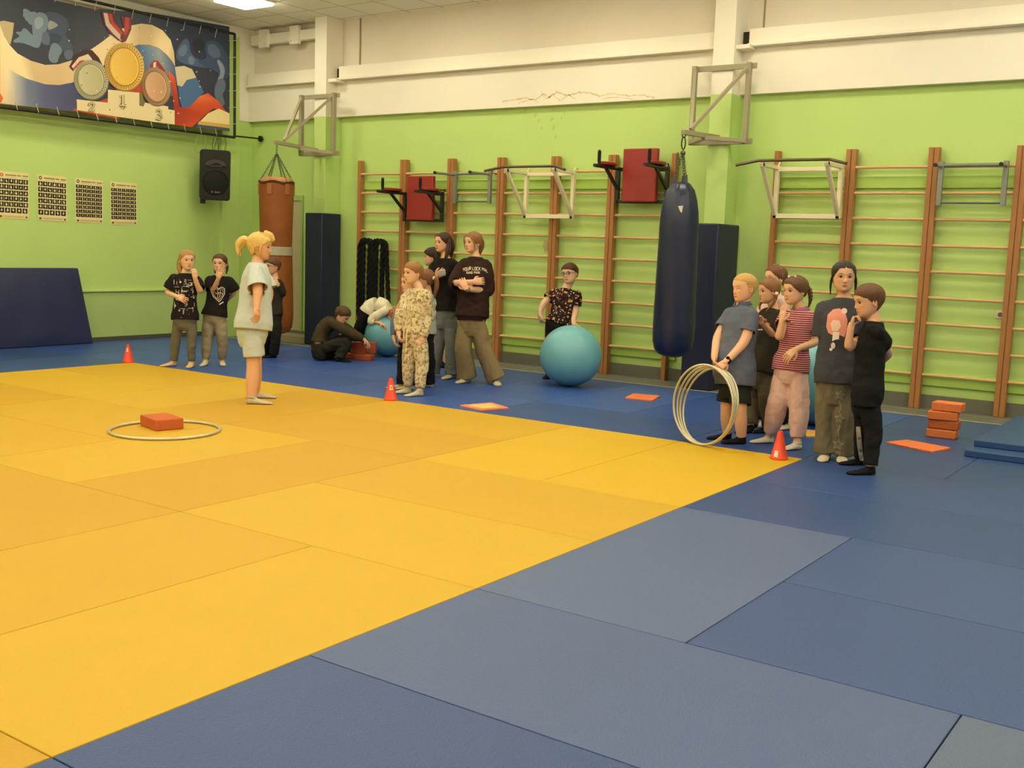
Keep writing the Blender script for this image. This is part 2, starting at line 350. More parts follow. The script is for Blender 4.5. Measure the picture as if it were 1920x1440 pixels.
# brown bag
ax = tip1[0]; ay = tip1[1]-.02
bt = thing('punching_bag', 'worn brown leather punching bag with grey tape, hanging in the far left corner', 'punching bag', (ax, ay, .15))
R1 = .235
LEA = mat('bag_brown', (142, 80, 36), .55, .35, nvar=.3, nscale=5, bump=.5, bscale=9)
rings = []
for z, k in ((.16, .05), (.165, .5), (.19, .8), (.26, .97), (.40, 1.04), (.8, 1.0), (1.20, .94), (1.32, .92), (1.6, .95), (2.0, 1.0), (2.2, 1.0), (2.245, .98)):
    rings.append([np.array((ax+R1*k*math.cos(t)*(1+.015*math.sin(3*t+z*5)), ay+R1*k*math.sin(t), z)) for t in [2*math.pi*q/36 for q in range(36)]])
MB().loft(rings).build('body', LEA, bt)
cap = MB(); rr = []
for z, k in ((2.225, .94), (2.25, .96), (2.29, .9), (2.31, .7), (2.315, .35), (2.30, .02)): rr.append([np.array((ax+R1*k*math.cos(t), ay+R1*k*math.sin(t), z+.012*math.sin(4*t)*k)) for t in [2*math.pi*q/36 for q in range(36)]])
cap.loft(rr).build('top_stuffing', mat('bag_top', (186, 140, 92), .7, nvar=.15), bt)
lip = MB(); lr = []
for z, k in ((2.215, 1.01), (2.25, 1.06), (2.252, 1.0), (2.22, .97)): lr.append([np.array((ax+R1*k*math.cos(t), ay+R1*k*math.sin(t), z+.012*math.sin(5*t))) for t in [2*math.pi*q/40 for q in range(40)]])
lip.loft(lr, cap=False, close=True).build('rim', mat('bag_rim', (92, 50, 28), .6), bt)
MB().lathe([(R1*.965, 1.245), (R1*.99, 1.25), (R1*.985, 1.36), (R1*.965, 1.365)], (ax, ay, 0), 36).build('tape', mat('tape_grey', (176, 168, 140), .5, nvar=.15, nscale=20), bt)
for k in range(6):
    t_ = -2.2+k*math.pi/3; x_, y_ = ax+R1*1.0*math.cos(t_), ay+R1*1.0*math.sin(t_); tx, ty = -math.sin(t_), math.cos(t_)
    s_ = MB(); s_.bar((x_, y_, 2.07), (x_, y_, 2.22), .07, .022, up=(math.cos(t_), math.sin(t_), 0)); s_.build('strap', mat('bag_strap', (160, 98, 50), .5, nvar=.1), bt, smooth=False, bevel=.006)
    h = MB(); chain(h, (x_, y_, 2.235), (ax+.01*math.cos(t_), ay+.01*math.sin(t_), 2.62)); h.build('chain', CHN, bt)
h = MB(); chain(h, (ax, ay, 2.60), (ax, ay, 2.765), .014, .05); h.build('chain', CHN, bt)
# blue bag
ax, ay = tip2[0], tip2[1]-.03; R2 = .222
bt = thing('punching_bag', 'large dark blue punching bag hanging from the bracket in the middle of the wall', 'punching bag', (ax, ay, .36))
BB = mat('bag_blue', (26, 34, 66), .33, .5, nvar=.12, nscale=4, bump=.25, bscale=12)
rings = []; lean = 0.0
for z, k in ((.37, .04), (.375, .35), (.40, .68), (.45, .88), (.54, .985), (.70, 1.0), (1.2, .97), (1.6, .93), (1.75, .92), (1.9, .86), (2.02, .76), (2.12, .62), (2.18, .42), (2.20, .30)):
    w_ = max(0, (z-1.65)/.5)
    rings.append([np.array((ax+R2*k*math.cos(t)*(1+.07*w_*math.sin(7*t)), ay+R2*k*math.sin(t)*(1+.07*w_*math.cos(5*t)), z)) for t in [2*math.pi*q/56 for q in range(56)]])
MB().loft(rings).build('body', BB, bt)
for dx in (-.06, .06, .0):
    s_ = MB(); yy = ay+(.05 if dx == 0 else -.03)
    s_.bar((ax+dx*1.5, yy-.03, 2.10), (ax+dx, yy, 2.27), .035, .008, up=(0, 1, 0)); s_.build('strap', BB, bt, smooth=False)
    h = MB(); chain(h, (ax+dx, yy, 2.26), (ax, ay, 2.52), .013, .04); h.build('chain', CHN, bt)
h = MB(); chain(h, (ax-.03, ay-.02, 2.38), (ax-.05, ay-.02, 2.50), .013, .04); h.ball((ax, ay, 2.50), .028, 10, 6); h.build('chain_knot', CHN, bt)
MB().tube([(ax+.022*math.sin(t), ay, 2.60+.065*math.cos(t)) for t in [k*math.pi/6 for k in range(12)]], .007, 8, close=True).tube([(ax+.02*math.cos(t), ay+.0, 2.678+.02*math.sin(t)) for t in [k*math.pi/5 for k in range(10)]], .006, 8, close=True).build('carabiner', mat('hook_black', (50, 52, 44), .4, metal=.6), bt)
p = YP(1275, 392, ay-R2*.80)
MB().prism([p+np.array(q) for q in ((-.025, 0, .03), (.03, 0, .035), (.02, 0, -.04), (-.0, -.0, -.02))], (0, .01, 0)).build('paper_tag', mat('tag_white', (220, 216, 200), .6), bt, smooth=False)
# ---------------------------------------------------------------- dip stations
BLK = mat('black_steel', (34, 33, 30), .35, .5); RED = mat('red_pad', (150, 44, 40), .45, .45, nvar=.04, bump=.1, bscale=200)
def dip_station(cx, yb, zt, zb, zarm, label, grip=True):
    t = thing('dip_station', label, 'dip station', (cx, yb, zb))
    hw = .325; cy = yb
    for s_ in (-1, 1): MB().box((cx+s_*hw-.022, cy-.02, zb), (cx+s_*hw+.022, cy+.02, zarm)).build('upright', BLK, t, smooth=False, bevel=.003)
    MB().box((cx-hw, cy-.02, zb-.0), (cx+hw, cy+.02, zb+.04)).build('lower_bar', BLK, t, smooth=False, bevel=.003)
    MB().box((cx-hw, cy-.02, zarm-.045), (cx+hw, cy+.02, zarm-.005)).build('upper_bar', BLK, t, smooth=False, bevel=.003)
    for s_ in (-1, 1): MB().tube([(cx+s_*(hw-.06), cy+.01, zarm-.03), (cx+s_*(hw-.06), cy+.10, zarm-.02), (cx+s_*(hw-.06), cy+.13, zarm+.02), (cx+s_*(hw-.06), cy+.12, zarm+.045)], .01, 8).build('hook', BLK, t)
    MB().box((cx-.225, cy-.085, zb+.015), (cx+.225, cy-.022, zt)).build('back_pad', RED, t, smooth=True, bevel=.012)
    for s_ in (-1, 1):
        x_ = cx+s_*hw
        a = MB().tube([(x_, cy+.02, zarm-.02), (x_, cy-.56, zarm-.02)], .021, 12); ao = a.build('arm', BLK, t)
        MB().bar((x_, cy-.30, zarm-.03), (x_, cy-.005, zarm-.26), .036, .03).build('brace', BLK, t, smooth=False, bevel=.003)
        m = MB(); yy0, yy1 = cy-.10, cy-.40
        m.prism([(x_+.062*math.cos(q)*(1 if 1 else 1), (yy0+yy1)/2+.16*math.copysign(abs(math.sin(q))**.5, math.sin(q)), zarm+.002) for q in [2*math.pi*k/20 for k in range(20)]], (0, 0, .035)); m.build('elbow_pad', RED, t, bevel=.008)
        gm = MB(); gp = [(.017, 0), (.017, .03)]
        for k in range(6): gp += [(.021, .032+k*.02), (.021, .044+k*.02), (.018, .046+k*.02)]
        gp += [(.016, .155), (.008, .162)]
        gm.lathe(gp, (x_, cy-.46, zarm), 12).build('grip', mat('grip_rubber', (22, 22, 22), .7), t)
dip_station(-6.78, 3.72, 2.375, 1.77, 2.165, 'red and black dip station hooked lower on the wall bars, near the ropes')
dip_station(-3.47, 3.74, 2.66, 2.03, 2.455, 'red and black dip station hooked high on the wall bars beside the dark blue bag')
# ---------------------------------------------------------------- grey pull-up bars
GRYM = mat('grey_steel', (138, 142, 134), .4, .5, metal=.3, nvar=.1, nscale=30)
def grey_bar(cx, yb, hw, zt, zb, out, label):
    t = thing('pull_up_bar', label, 'pull-up bar', (cx, yb, zb))
    for s_ in (-1, 1):
        x_ = cx+s_*hw
        MB().box((x_-.024, yb-.02, zb), (x_+.024, yb+.02, zt)).build('upright', GRYM, t, smooth=False, bevel=.004)
        MB().tube([(x_, yb-.01, zt-.05), (x_, yb-out, zt-.05)], .016, 12).build('handle', GRYM, t)
        MB().tube([(x_, yb-out+.001, zt-.05), (x_, yb-out-.02, zt-.05)], .019, 12).build('end_cap', mat('cap_black', (30, 28, 26), .6), t)
        MB().tube([(x_, yb, zt-.01), (x_, yb+.09, zt), (x_, yb+.13, zt-.04)], .010, 8).build('hook', GRYM, t)
    MB().tube([(cx-hw, yb, zt-.035), (cx+hw, yb, zt-.035)], .017, 12).build('cross_bar', GRYM, t)
    MB().tube([(cx-hw-.02, yb, zb+.025), (cx+hw+.02, yb, zb+.025)], .010, 10).build('lower_bar', mat('steel_dark', (92, 100, 90), .5), t)
grey_bar(-5.99, 3.76, .285, 2.44, 2.02, .42, 'grey steel pull-up bar hooked on the wall bars above the two tall girls')
grey_bar(.185, 3.75, .30, 2.46, 2.03, .22, 'grey steel pull-up bar on the wall bars at the far right')
# ---------------------------------------------------------------- white pull-up frames
WHT = mat('cream_paint', (236, 226, 190), .45, .45, nvar=.04); DST = mat('bar_dark_steel', (98, 84, 62), .35, .5, metal=.5)
def white_frame(x0, x1, yb, zt, zb, out, label):
    t = thing('chin_up_rack', label, 'pull-up frame', ((x0+x1)/2, yb, zb))
    z1 = zt
    for x_ in (x0, x1):
        MB().box((x_-.022, yb-.025, zb), (x_+.022, yb+.025, z1)).build('upright', WHT, t, smooth=False, bevel=.003)
        MB().bar((x_, yb-.0, zb+.03), (x_, yb-out, z1+.0), .04, .04).build('diagonal_brace', WHT, t, smooth=False, bevel=.003)
        MB().bar((x_, yb, z1-.02), (x_, yb-out, z1-.02), .04, .04).build('arm', WHT, t, smooth=False, bevel=.003)
        MB().tube([(x_, yb, z1-.01), (x_, yb+.05, z1+.04), (x_, yb+.09, z1+.03), (x_, yb+.10, z1-.01)], .009, 8).build('hook', WHT, t)
    MB().box((x0-.02, yb-.025, zb), (x1+.02, yb+.025, zb+.05)).build('lower_bar', WHT, t, smooth=False, bevel=.003)
    MB().box((x0-.02, yb-.022, z1-.06), (x1+.02, yb+.022, z1-.015)).build('upper_bar', WHT, t, smooth=False, bevel=.003)
    y_ = yb-out; zz = z1+.02
    MB().tube([(x0-.24, y_-.12, zz-.055), (x0-.03, y_-.01, zz), (x0+.0, y_, zz), (x1, y_, zz), (x1+.03, y_-.01, zz), (x1+.24, y_-.12, zz-.055)], .0155, 12).build('handle_bar', DST, t)
P0 = YP(985, 412, 3.72); P1 = YP(1072, 414, 3.72)
white_frame(P0[0], P1[0], 3.72, 2.42, 1.84, .46, 'cream pull-up frame with bent dark bar hooked above the boy with the ball')
P0 = YP(1452, 418, 3.72); P1 = YP(1570, 422, 3.72)
white_frame(P0[0], P1[0], 3.72, 2.44, 1.88, .46, 'cream pull-up frame with bent dark bar on the right wall bars')
# ---------------------------------------------------------------- battle ropes
ROPE = mat('rope_black', (20, 19, 18), .8, .2)
def rope(pts, r, nm, parent):
    P = [np.array(p, float) for p in pts]; Q = []
    for i in range(len(P)-1):
        n = max(1, int(np.linalg.norm(P[i+1]-P[i])/.02))
        Q += [P[i]+(P[i+1]-P[i])*k/n for k in range(n)]
    Q.append(P[-1])
    for s_ in range(3):
        mb = MB(); S = []
        ang = 0
        for i, q in enumerate(Q):
            d = Q[min(i+1, len(Q)-1)]-Q[max(i-1, 0)]; x, y, _ = frame_from(d, (1, 0, .01)); ang = i*.42+s_*2.094
            S.append(q+x*r*.5*math.cos(ang)+y*r*.5*math.sin(ang))
        mb.tube(S, r*.56, 7); mb.build(nm, ROPE, parent)
def hang(u, zt, zend, front=True, dx=0, sx=0):
    x = YP(u, 470, 3.80)[0]; return x
rt = thing('battle_rope', 'thick black training ropes draped over the left end of the wall bars', 'rope', (YP(700, 470, 3.8)[0], 3.8, .5))
def loop(ua, ub, r, zb1, zb2, spread=0, pt=None):
    xa = YP(ua, 500, 3.77)[0]; xb = YP(ub, 500, 3.77)[0]; z = 1.40; N_ = 8
    top = [(xa+(xb-xa)*(.5-.5*math.cos(k*math.pi/N_)), 3.76-(.0), z+.0+.10*math.sin(k*math.pi/N_)) for k in range(N_+1)]
    return [(xa, 3.755, zb1)]+[(xa, 3.755, 1.0)]+top+[(xb+spread*.5, 3.755, 1.0)]+[(xb+spread, 3.755, zb2)]
rope(loop(675, 694, .034, .42, .5), .036, 'rope', rt)
rope(loop(682, 700, .03, .45, .5), .034, 'rope', rt)
rope(loop(699, 718, .034, .5, .62, .0), .036, 'rope', rt)
rope(loop(706, 725, .03, .5, .62, .06), .032, 'rope', rt)
# ---------------------------------------------------------------- exercise balls
def gym_ball(x, y, r, label, z=None, col=(112, 176, 188), parts=True):
    z = r*.985 if z is None else z
    m = mat('ball_blue', col, .33, .5, nvar=.03)
    t = thing('exercise_ball', label, 'exercise ball', (x, y, z-r*.985), 'pearly blue exercise balls')
    rr = []; n = 40
    for i in range(n+1):
        a = math.pi*(i+.05)/(n+.1); rad = r*math.sin(a)*(1+.0035*(abs(math.sin(i*1.57)))); zz = -r*math.cos(a)*.985
        rr.append([np.array((x+rad*math.cos(q), y+rad*math.sin(q), z+zz)) for q in [2*math.pi*k/64 for k in range(64)]])
    MB().loft(rr).build('shell', m, t, angle=80)
    return t
rb = 114/2/ (FPX/depth(G(1068, 722)+np.array((0, 0, .3))))
b1 = G(1066, 722); b1 = G(1066, 724); gym_ball(b1[0], b1[1]+.02, .335, 'pearly blue exercise ball under the hand of the boy in glasses by the wall bars')
DB = DP(704, 612, 14.15); 
b3 = G(716, 655); b3 = np.array((-6.68, 2.93, 0)); gym_ball(b3[0], b3[1], .295, 'pearly blue exercise ball with a child in white draped over it')
b4 = np.array((-.52, 1.70, 0)); gym_ball(b4[0], b4[1], .38, 'pearly blue exercise ball half hidden behind the tall girl in the pink-print tee')
# ---------------------------------------------------------------- foam blocks
def foam(c, rz, size, label, col=(206, 96, 40), z=0, grp='orange foam bricks', tilt=0):
    m = mat('foam_%d_%d_%d' % col, col, .75, .25, nvar=.08, nscale=25, bump=.3, bscale=90)
    a, b, h = size; mb = MB().box((-a/2, -b/2, 0), (a/2, b/2, h)); cz, s_ = math.cos(rz), math.sin(rz)
    V = []
    for x_, y_, z_ in mb.v:
        V.append((c[0]+x_*cz-y_*s_, c[1]+x_*s_+y_*cz, z+z_))
    mb.v = V; o = mb.build('foam_brick', m, smooth=True, bevel=.008)
    return tag(o, label, 'foam brick', grp)
foam((-4.22, -2.44), math.radians(-14), (.31, .22, .085), 'orange foam brick lying inside the hoop on the yellow mats', (196, 102, 56))
for k, (dx, rz, dy) in enumerate(((0, 0, 0), (.01, -.03, .01), (.0, .05, 0), (.03, -.1, .015))):
    foam((.54+dx, 1.84+dy), math.radians(4)+rz, (.235, .16, .072), 'orange foam brick in the stack by the right wall bars, %s' % ['at the bottom', 'second from the bottom', 'third from the bottom', 'on top'][k], ((226, 128, 72), (190, 100, 56), (222, 124, 68), (230, 130, 74))[k], k*.076, 'stacked orange foam bricks')
q1, q2, q3, q4 = G(683, 675), G(657, 667), G(672, 668), G(690, 667)
foam(q1[:2], math.radians(20), (.22, .14, .07), 'orange foam brick on the mat before the crouching boy, right one of the lower pair', (176, 88, 54))
foam((q1[0]-.205, q1[1]-.02), math.radians(12), (.15, .14, .07), 'orange foam brick on the mat before the crouching boy, left one of the lower pair', (168, 82, 50))
foam((q1[0]-.11, q1[1]+.00), math.radians(28), (.18, .07, .15), 'orange foam brick standing on edge under the crouching boy\'s hand', (180, 90, 56), .0715)
foam((q1[0]-.03, q1[1]+.13), math.radians(28), (.17, .06, .145), 'orange foam brick standing on edge behind the one the crouching boy holds', (174, 86, 54), .0715)
# ---------------------------------------------------------------- thin puzzle cards on the floor
def card(px, label, col, th=.012, zz=0):
    m = mat('card_%d_%d_%d' % col, col, .7, .25, nvar=.06, nscale=20, bump=.15, bscale=100)
    P = [G(u, v, .01) for u, v in px]; Q = []
    for i in range(len(P)):
        a, b = P[i], P[(i+1) % len(P)]; n = 9; d = b-a; nn = np.array((d[1], -d[0], 0)); nn /= np.linalg.norm(nn)
        for k in range(n): Q.append(a+d*k/n+nn*(.008 if k % 2 else 0))
    mb = MB().prism([(x_, y_, zz+.0005) for x_, y_, _ in Q], (0, 0, th))
    return tag(mb.build('foam_tile', m, smooth=False), label, 'foam tile', 'thin orange foam tiles on the mats')
card([(1172, 746), (1222, 751), (1237, 742), (1188, 738)], 'thin orange foam tile on the blue mats in front of the blue punching bag', (226, 124, 80))
card([(1661, 829), (1745, 847), (1783, 840), (1702, 825)], 'thin orange foam tile on the blue mats before the stack of bricks', (228, 124, 74))
card([(862, 760), (902, 769), (954, 765), (922, 755)], 'thin pale orange foam tile with yellow print near the yellow border', (222, 138, 104))
tag(MB().prism([(x_, y_, .0135) for x_, y_, _ in [G(u, v, .013) for u, v in [(876, 760), (904, 766), (940, 764), (917, 757)]]], (0, 0, .002)).build('printed_sheet', mat('sheet_yel', (236, 190, 110), .6, nvar=.15, nscale=30), smooth=False), 'yellowish printed sheet lying on the pale orange foam tile', 'sheet')
card([(1512, 818), (1545, 818), (1545, 808), (1512, 806)], 'yellow foam tile on the floor between the striped girl and the tall girl', (228, 176, 84))
for (pp_, lab) in (([(655, 665), (668, 667), (672, 660), (655, 657)], 'white paper sheet beside the crouching boy\'s bricks, left of them'), ([(696, 664), (716, 664), (706, 660), (694, 661)], 'white paper strip on the mat right of the crouching boy\'s bricks')):
    tag(MB().prism([(x_, y_, .0015) for x_, y_, _ in [G(u, v) for u, v in pp_]], (0, 0, .002)).build('paper_sheet', mat('paper_white', (226, 214, 190), .7), smooth=False), lab, 'paper')
# ---------------------------------------------------------------- cones
CONE = mat('cone_orange', (238, 74, 36), .4, .45, nvar=.03)
def cone(p, label, num, side=1, sticker=(.13, .5)):
    t = thing('training_cone', label, 'cone', (p[0], p[1], 0), 'small orange training cones')
    MB().lathe([(.066, .001), (.066, .012), (.058, .02), (.018, .205), (.014, .208), (.011, .205), (.04, .03)], (p[0], p[1], 0), 32).build('cone_body', CONE, t)
    d = CAM-np.array((p[0], p[1], 0)); a0 = math.atan2(d[1], d[0])+side*.35
    zc, hw = sticker; m = MB(); rr = []
    for z in (zc-.022, zc+.022):
        rad = .058-(z-.02)*(.04/.185)+.0015
        rr.append([np.array((p[0]+rad*math.cos(a0+a_), p[1]+rad*math.sin(a0+a_), z)) for a_ in (-hw, -hw/2, 0, hw/2, hw)])
    n = 5; m.add([q for r_ in rr for q in r_], [(k, k+1, n+k+1, n+k) for k in range(4)]); m.build('sticker', mat('sticker_white', (236, 226, 206), .6, nvar=.05), t)
    if num:
        rad = .058-(zc-.02)*(.04/.185)+.0025; mm = MB()
        for (cx_, r_) in num:
            c0 = [np.array((p[0]+rad*math.cos(a0+cx_+.12*math.cos(q)), p[1]+rad*math.sin(a0+cx_+.12*math.cos(q)), zc+.011*math.sin(q))) for q in [k*math.pi/5 for k in range(10)]]
            mm.tube(c0 if r_ else [np.array((p[0]+rad*math.cos(a0+cx_), p[1]+rad*math.sin(a0+cx_), zc+.012*s_)) for s_ in (-1, 1)], .0018, 4, close=bool(r_))
        mm.build('digits', mat('ink_black', (40, 36, 34), .6), t)
cone((-8.02, -.03), 'orange training cone at the far left corner of the yellow square', [(0, 0)], -1, (.15, .35))
cone((-4.0, -.03), 'orange training cone in front of the child in camouflage print', [(-.16, 0), (.13, 1)], .3, (.125, .4))
cone((-.13, -.14), 'orange training cone at the right corner of the yellow square, by the striped girl\'s feet', [], -1.2, (.045, .28))
# ---------------------------------------------------------------- hoops
HM = mat('hoop_aluminium', (206, 200, 176), .38, .5, metal=.55, nvar=.1, nscale=12)
def hoop(c, n_, up_, R_, label, r=.011, group=None):
    x, y, d = frame_from(n_, up_); c = np.array(c, float)
    mb = MB().tube([c+x*R_*math.cos(t)+y*R_*math.sin(t) for t in [2*math.pi*k/72 for k in range(72)]], r, 10, close=True)
    return tag(mb.build('hoop', HM, smooth=True, angle=80), label, 'hoop', group)
hoop((-4.06, -2.53, .0115), (0, 0, 1), (0, 1, 0), .40, 'metal hoop lying flat on the yellow mats around an orange brick')
# ---------------------------------------------------------------- folded mats at the right
FB = mat('fold_mat', (44, 78, 130), .45, .45, nvar=.04); 
for k, (x_, y_, z_, lab) in enumerate(((.90, 1.02, .001, 'blue folding mat at the right edge of the frame, the lower one'), (.915, 1.25, .052, 'blue folding mat at the right edge of the frame, the upper one'))):
    tag(MB().box((x_, y_, z_), (x_+2.0, 2.99, z_+.05)).build('folding_mat', FB, smooth=False, bevel=.006), lab, 'folding mat', 'stacked blue folding mats')
# ---------------------------------------------------------------- crash mat leaning on the left wall
LM = mat('crash_mat', (36, 44, 84), .42, .45, nvar=.1, nscale=2.5, bump=.55, bscale=3.2)
n1, n2 = 30, 16; A0 = np.array((-10.02, .90, 0.0)); 
def cm(yy, t_):        # t_ 0 bottom .. 1 top
    edge = .10*t_ + 0; return np.array((XL+.26-.19*t_, yy-(.14*t_ if yy > 0 else 0), 1.0*t_+.0))
V = []; 
mbm = MB(); front = []; back = []
for j in range(n2+1):
    t_ = j/n2; rf = []; 
    for i in range(n1+1):
        yy = -3.2+(4.14)*i/n1; p = np.array((XL+.27-.14*t_, yy-.115*t_*(i/n1), .003+.995*t_))
        dd = .012*noise.noise(Vector((yy*1.7, t_*2.2, 0)))+.008*noise.noise(Vector((yy*6, t_*3, 5)))+.010*math.exp(-((t_-.8)/.2)**2)*math.sin(yy*17+3*t_)
        e = min(1, min(t_, 1-t_)*9)*min(1, min(i, n1-i)/1.5); rf.append(p+np.array((dd*e-.012*(1-e), 0, 0)))
    front.append(rf)
vs = [p for r_ in front for p in r_]; nb = len(vs); w1 = n1+1
vs += [p+np.array((-.115, 0, 0)) for p in vs]
fs = []
for j in range(n2):
    for i in range(n1):
        a = j*w1+i; fs += [(a, a+1, a+w1+1, a+w1), (nb+a, nb+a+w1, nb+a+w1+1, nb+a+1)]
for i in range(n1): fs += [(i+1, i, nb+i, nb+i+1), (n2*w1+i, n2*w1+i+1, nb+n2*w1+i+1, nb+n2*w1+i)]
for j in range(n2): fs += [(j*w1, (j+1)*w1, nb+(j+1)*w1, nb+j*w1), (j*w1+n1, nb+j*w1+n1, nb+(j+1)*w1+n1, (j+1)*w1+n1)]
tag(mbm.add(vs, fs).build('crash_mat', LM, bevel=.01, angle=60), 'large navy crash mat leaning against the left wall under the posters', 'crash mat')
# ---------------------------------------------------------------- speaker
SPK = mat('speaker_black', (38, 36, 34), .5, .4, nvar=.05); sx0 = -10.06; fwd = np.array((.86, -.50, -.12)); fwd /= np.linalg.norm(fwd)
p0 = XP(402, 328, XL+.35); sxx, syy, _ = frame_from(fwd, (0, 0, 1))   # sxx = sideways, syy = up-ish
up_ = syy; side = sxx
t = thing('loudspeaker', 'black wall speaker hung in the far left corner under the banner', 'speaker', p0)
def SP(a, b, c): return p0+side*a+up_*b+fwd*c
mb = MB()
W_, H_ = .215, .36
def rrect(w_, h_, r_, c_, tp=0):
    P = []
    for sx_, sy_, a0 in ((1, 1, 0), (-1, 1, 90), (-1, -1, 180), (1, -1, 270)):
        for k in range(5):
            a = math.radians(a0+22.5*k); ww = w_-(tp if sy_ > 0 else 0); P.append(SP(sx_*(ww-r_)+r_*math.cos(a), sy_*(h_-r_)+r_*math.sin(a), c_))
    return P
mb.loft([rrect(.12, .30, .03, -.17), rrect(.17, .33, .04, -.12), rrect(W_, H_, .045, .02), rrect(W_, H_, .045, .08), rrect(W_-.012, H_-.012, .04, .095)]).build('cabinet', SPK, t)
def disc(c, r, th, nm, m, seg=36, ins=0):
    mm = MB(); mm.loft([[SP(c[0]+rr_*math.cos(q), c[1]+rr_*math.sin(q), zz) for q in [2*math.pi*k/seg for k in range(seg)]] for rr_, zz in ((r, .09), (r, .09+th), (r-.008, .094+th), (r-.012, .09+th-.004), (.01, .09+th+ins))]); return mm.build(nm, m, t)
disc((0, -.10), .185, .012, 'woofer_grille', mat('grille', (26, 25, 24), .6, .3, bump=.4, bscale=300), ins=.012)
hp = MB(); hp.loft([[SP(rr_*math.cos(q), .10+rr_*.75*math.sin(q), zz) for q in [math.radians(20+140*k/16) for k in range(17)]] for rr_, zz in ((.17, .096), (.165, .112), (.10, .112), (.09, .096))], cap=False).build('horn', mat('horn_grey', (70, 68, 62), .4), t)
txt_sp = (SP, t)
SPL = {'D': [[(0, 0), (0, 6), (3, 5), (4, 3), (3, 1), (0, 0)]], 'L': [[(0, 6), (0, 0), (3, 0)]], 'A': [[(0, 0), (2, 6), (4, 0)], [(1, 2), (3, 2)]], 'u': [[(0, 4), (0, 0), (3, 0), (3, 4)]], 'd': [[(3, 6), (3, 0), (0, 0), (0, 3), (3, 3)]], 'i': [[(1, 0), (1, 4)]], 'o': [[(0, 0), (3, 0), (3, 4), (0, 4), (0, 0)]]}
mm = MB(); sg = 1 if np.dot(side, _r) > 0 else -1
for k_, ch in enumerate('DL Audio'):
    for st_ in SPL.get(ch, []):
        for a_, b_ in zip(st_, st_[1:]): mm.bar(SP(sg*(-.055+k_*.0155+a_[0]*.0026), -.245+a_[1]*.0034, .111), SP(sg*(-.055+k_*.0155+b_[0]*.0026), -.245+b_[1]*.0034, .111), .0026, .0026, up=fwd)
mm.build('lettering', mat('letter_white', (200, 196, 180), .5), t, smooth=False)
MB().bar(SP(-.16, -.37, -.05), SP(-.16, -.37, .04), .07, .1).build('foot', SPK, t, smooth=False, bevel=.01)
mm = MB()
for k in range(5): mm.bar(SP(-.20+k*.018, -.25-.02*k, .096), SP(-.17+k*.018, -.29-.012*k, .096), .007, .004)
mm.build('vent_slats', mat('vent_black', (16, 16, 16), .6), t, smooth=False)
MB().bar(SP(0, .1, -.15), (XL+.001, p0[1]+.12, p0[2]+.12), .05, .05).build('wall_bracket', SPK, t, smooth=False)
# ---------------------------------------------------------------- cables to the speaker
CBG = mat('cable_green', (150, 180, 96), .5); CBK = mat('cable_black', (36, 40, 30), .5)
def cable(pxs, x_, r, m, label):
    P = [XP(u, v, x_) for u, v in pxs]; tag(MB().tube(P, r, 6).build('cable', m), label, 'cable')
cable([(372, 254), (368, 262), (365, 275), (367, 284), (374, 287)], -10.12, .004, CBG, 'pale cable hanging left of the black speaker')
cable([(386, 256), (385, 268), (385, 283)], -10.12, .004, CBG, 'pale cable running straight down to the speaker top')
cable([(404, 252), (400, 262), (398, 272), (399, 284), (404, 272), (407, 258), (409, 270), (410, 284)], -10.12, .004, CBK, 'dark looped cable above the speaker top')
cable([(422, 258), (424, 270), (421, 284)], -10.12, .004, CBK, 'dark cable at the right of the speaker top')
# ---------------------------------------------------------------- banner on its pipe frame
XB = -10.16
PIPE = mat('pipe_black', (36, 30, 26), .5)
t = thing('banner', 'large printed sports banner with three medals and a podium, lashed to a black pipe frame', 'banner', XP(300, 220, XB))
def BP(u, v, off=0): return XP(u*.25, v*.25, XB+off)
yb0, yb1 = XP(0, 200, XB)[1]-.4, XP(440, 160, XB)[1]
zt_, zb_ = BP(1755, 255)[2], BP(1755, 1030)[2]
yl = -1.4
for p_, q_ in (((XB, yl, zb_-.0), (XB, yb1, zb_)), ((XB, yl, zt_), (XB, yb1, zt_)), ((XB, yb1, zb_), (XB, yb1, zt_)), ((XB, BP(1590, 240)[1], zt_), (XB, BP(1590, 240)[1], zt_-.06))):
    MB().tube([p_, q_], .02, 10).build('frame_pipe', PIPE, t)
MB().tube([(XB, yb1, zb_+.02), (XB, yb1+.5, zb_+.03)], .012, 8).build('stay_rod', PIPE, t)
MB().tube([(XB+.0, yb1+.49, zb_+.03), (XB+.0, yb1+.52, zb_+.03)], .045, 16).build('stay_plate', PIPE, t)
lace = MB(); yr = BP(1722, 600)[1]; ztop = BP(1722, 300)[2]+.01; zbt = BP(1722, 985)[2]
y = -1.2
while y < yr: lace.tube([(XB+.004, y, ztop-.02), (XB+.02, y+.02, zt_+.01)], .004, 4).tube([(XB+.004, y, zbt+.02), (XB+.02, y+.02, zb_-.01)], .004, 4); y += .28
z = zbt+.1
while z < ztop: lace.tube([(XB+.004, yr-.02, z), (XB+.02, yb1+.01, z+.02)], .004, 4); z += .24
lace.build('lacing', mat('lace_white', (214, 204, 176), .6), t)
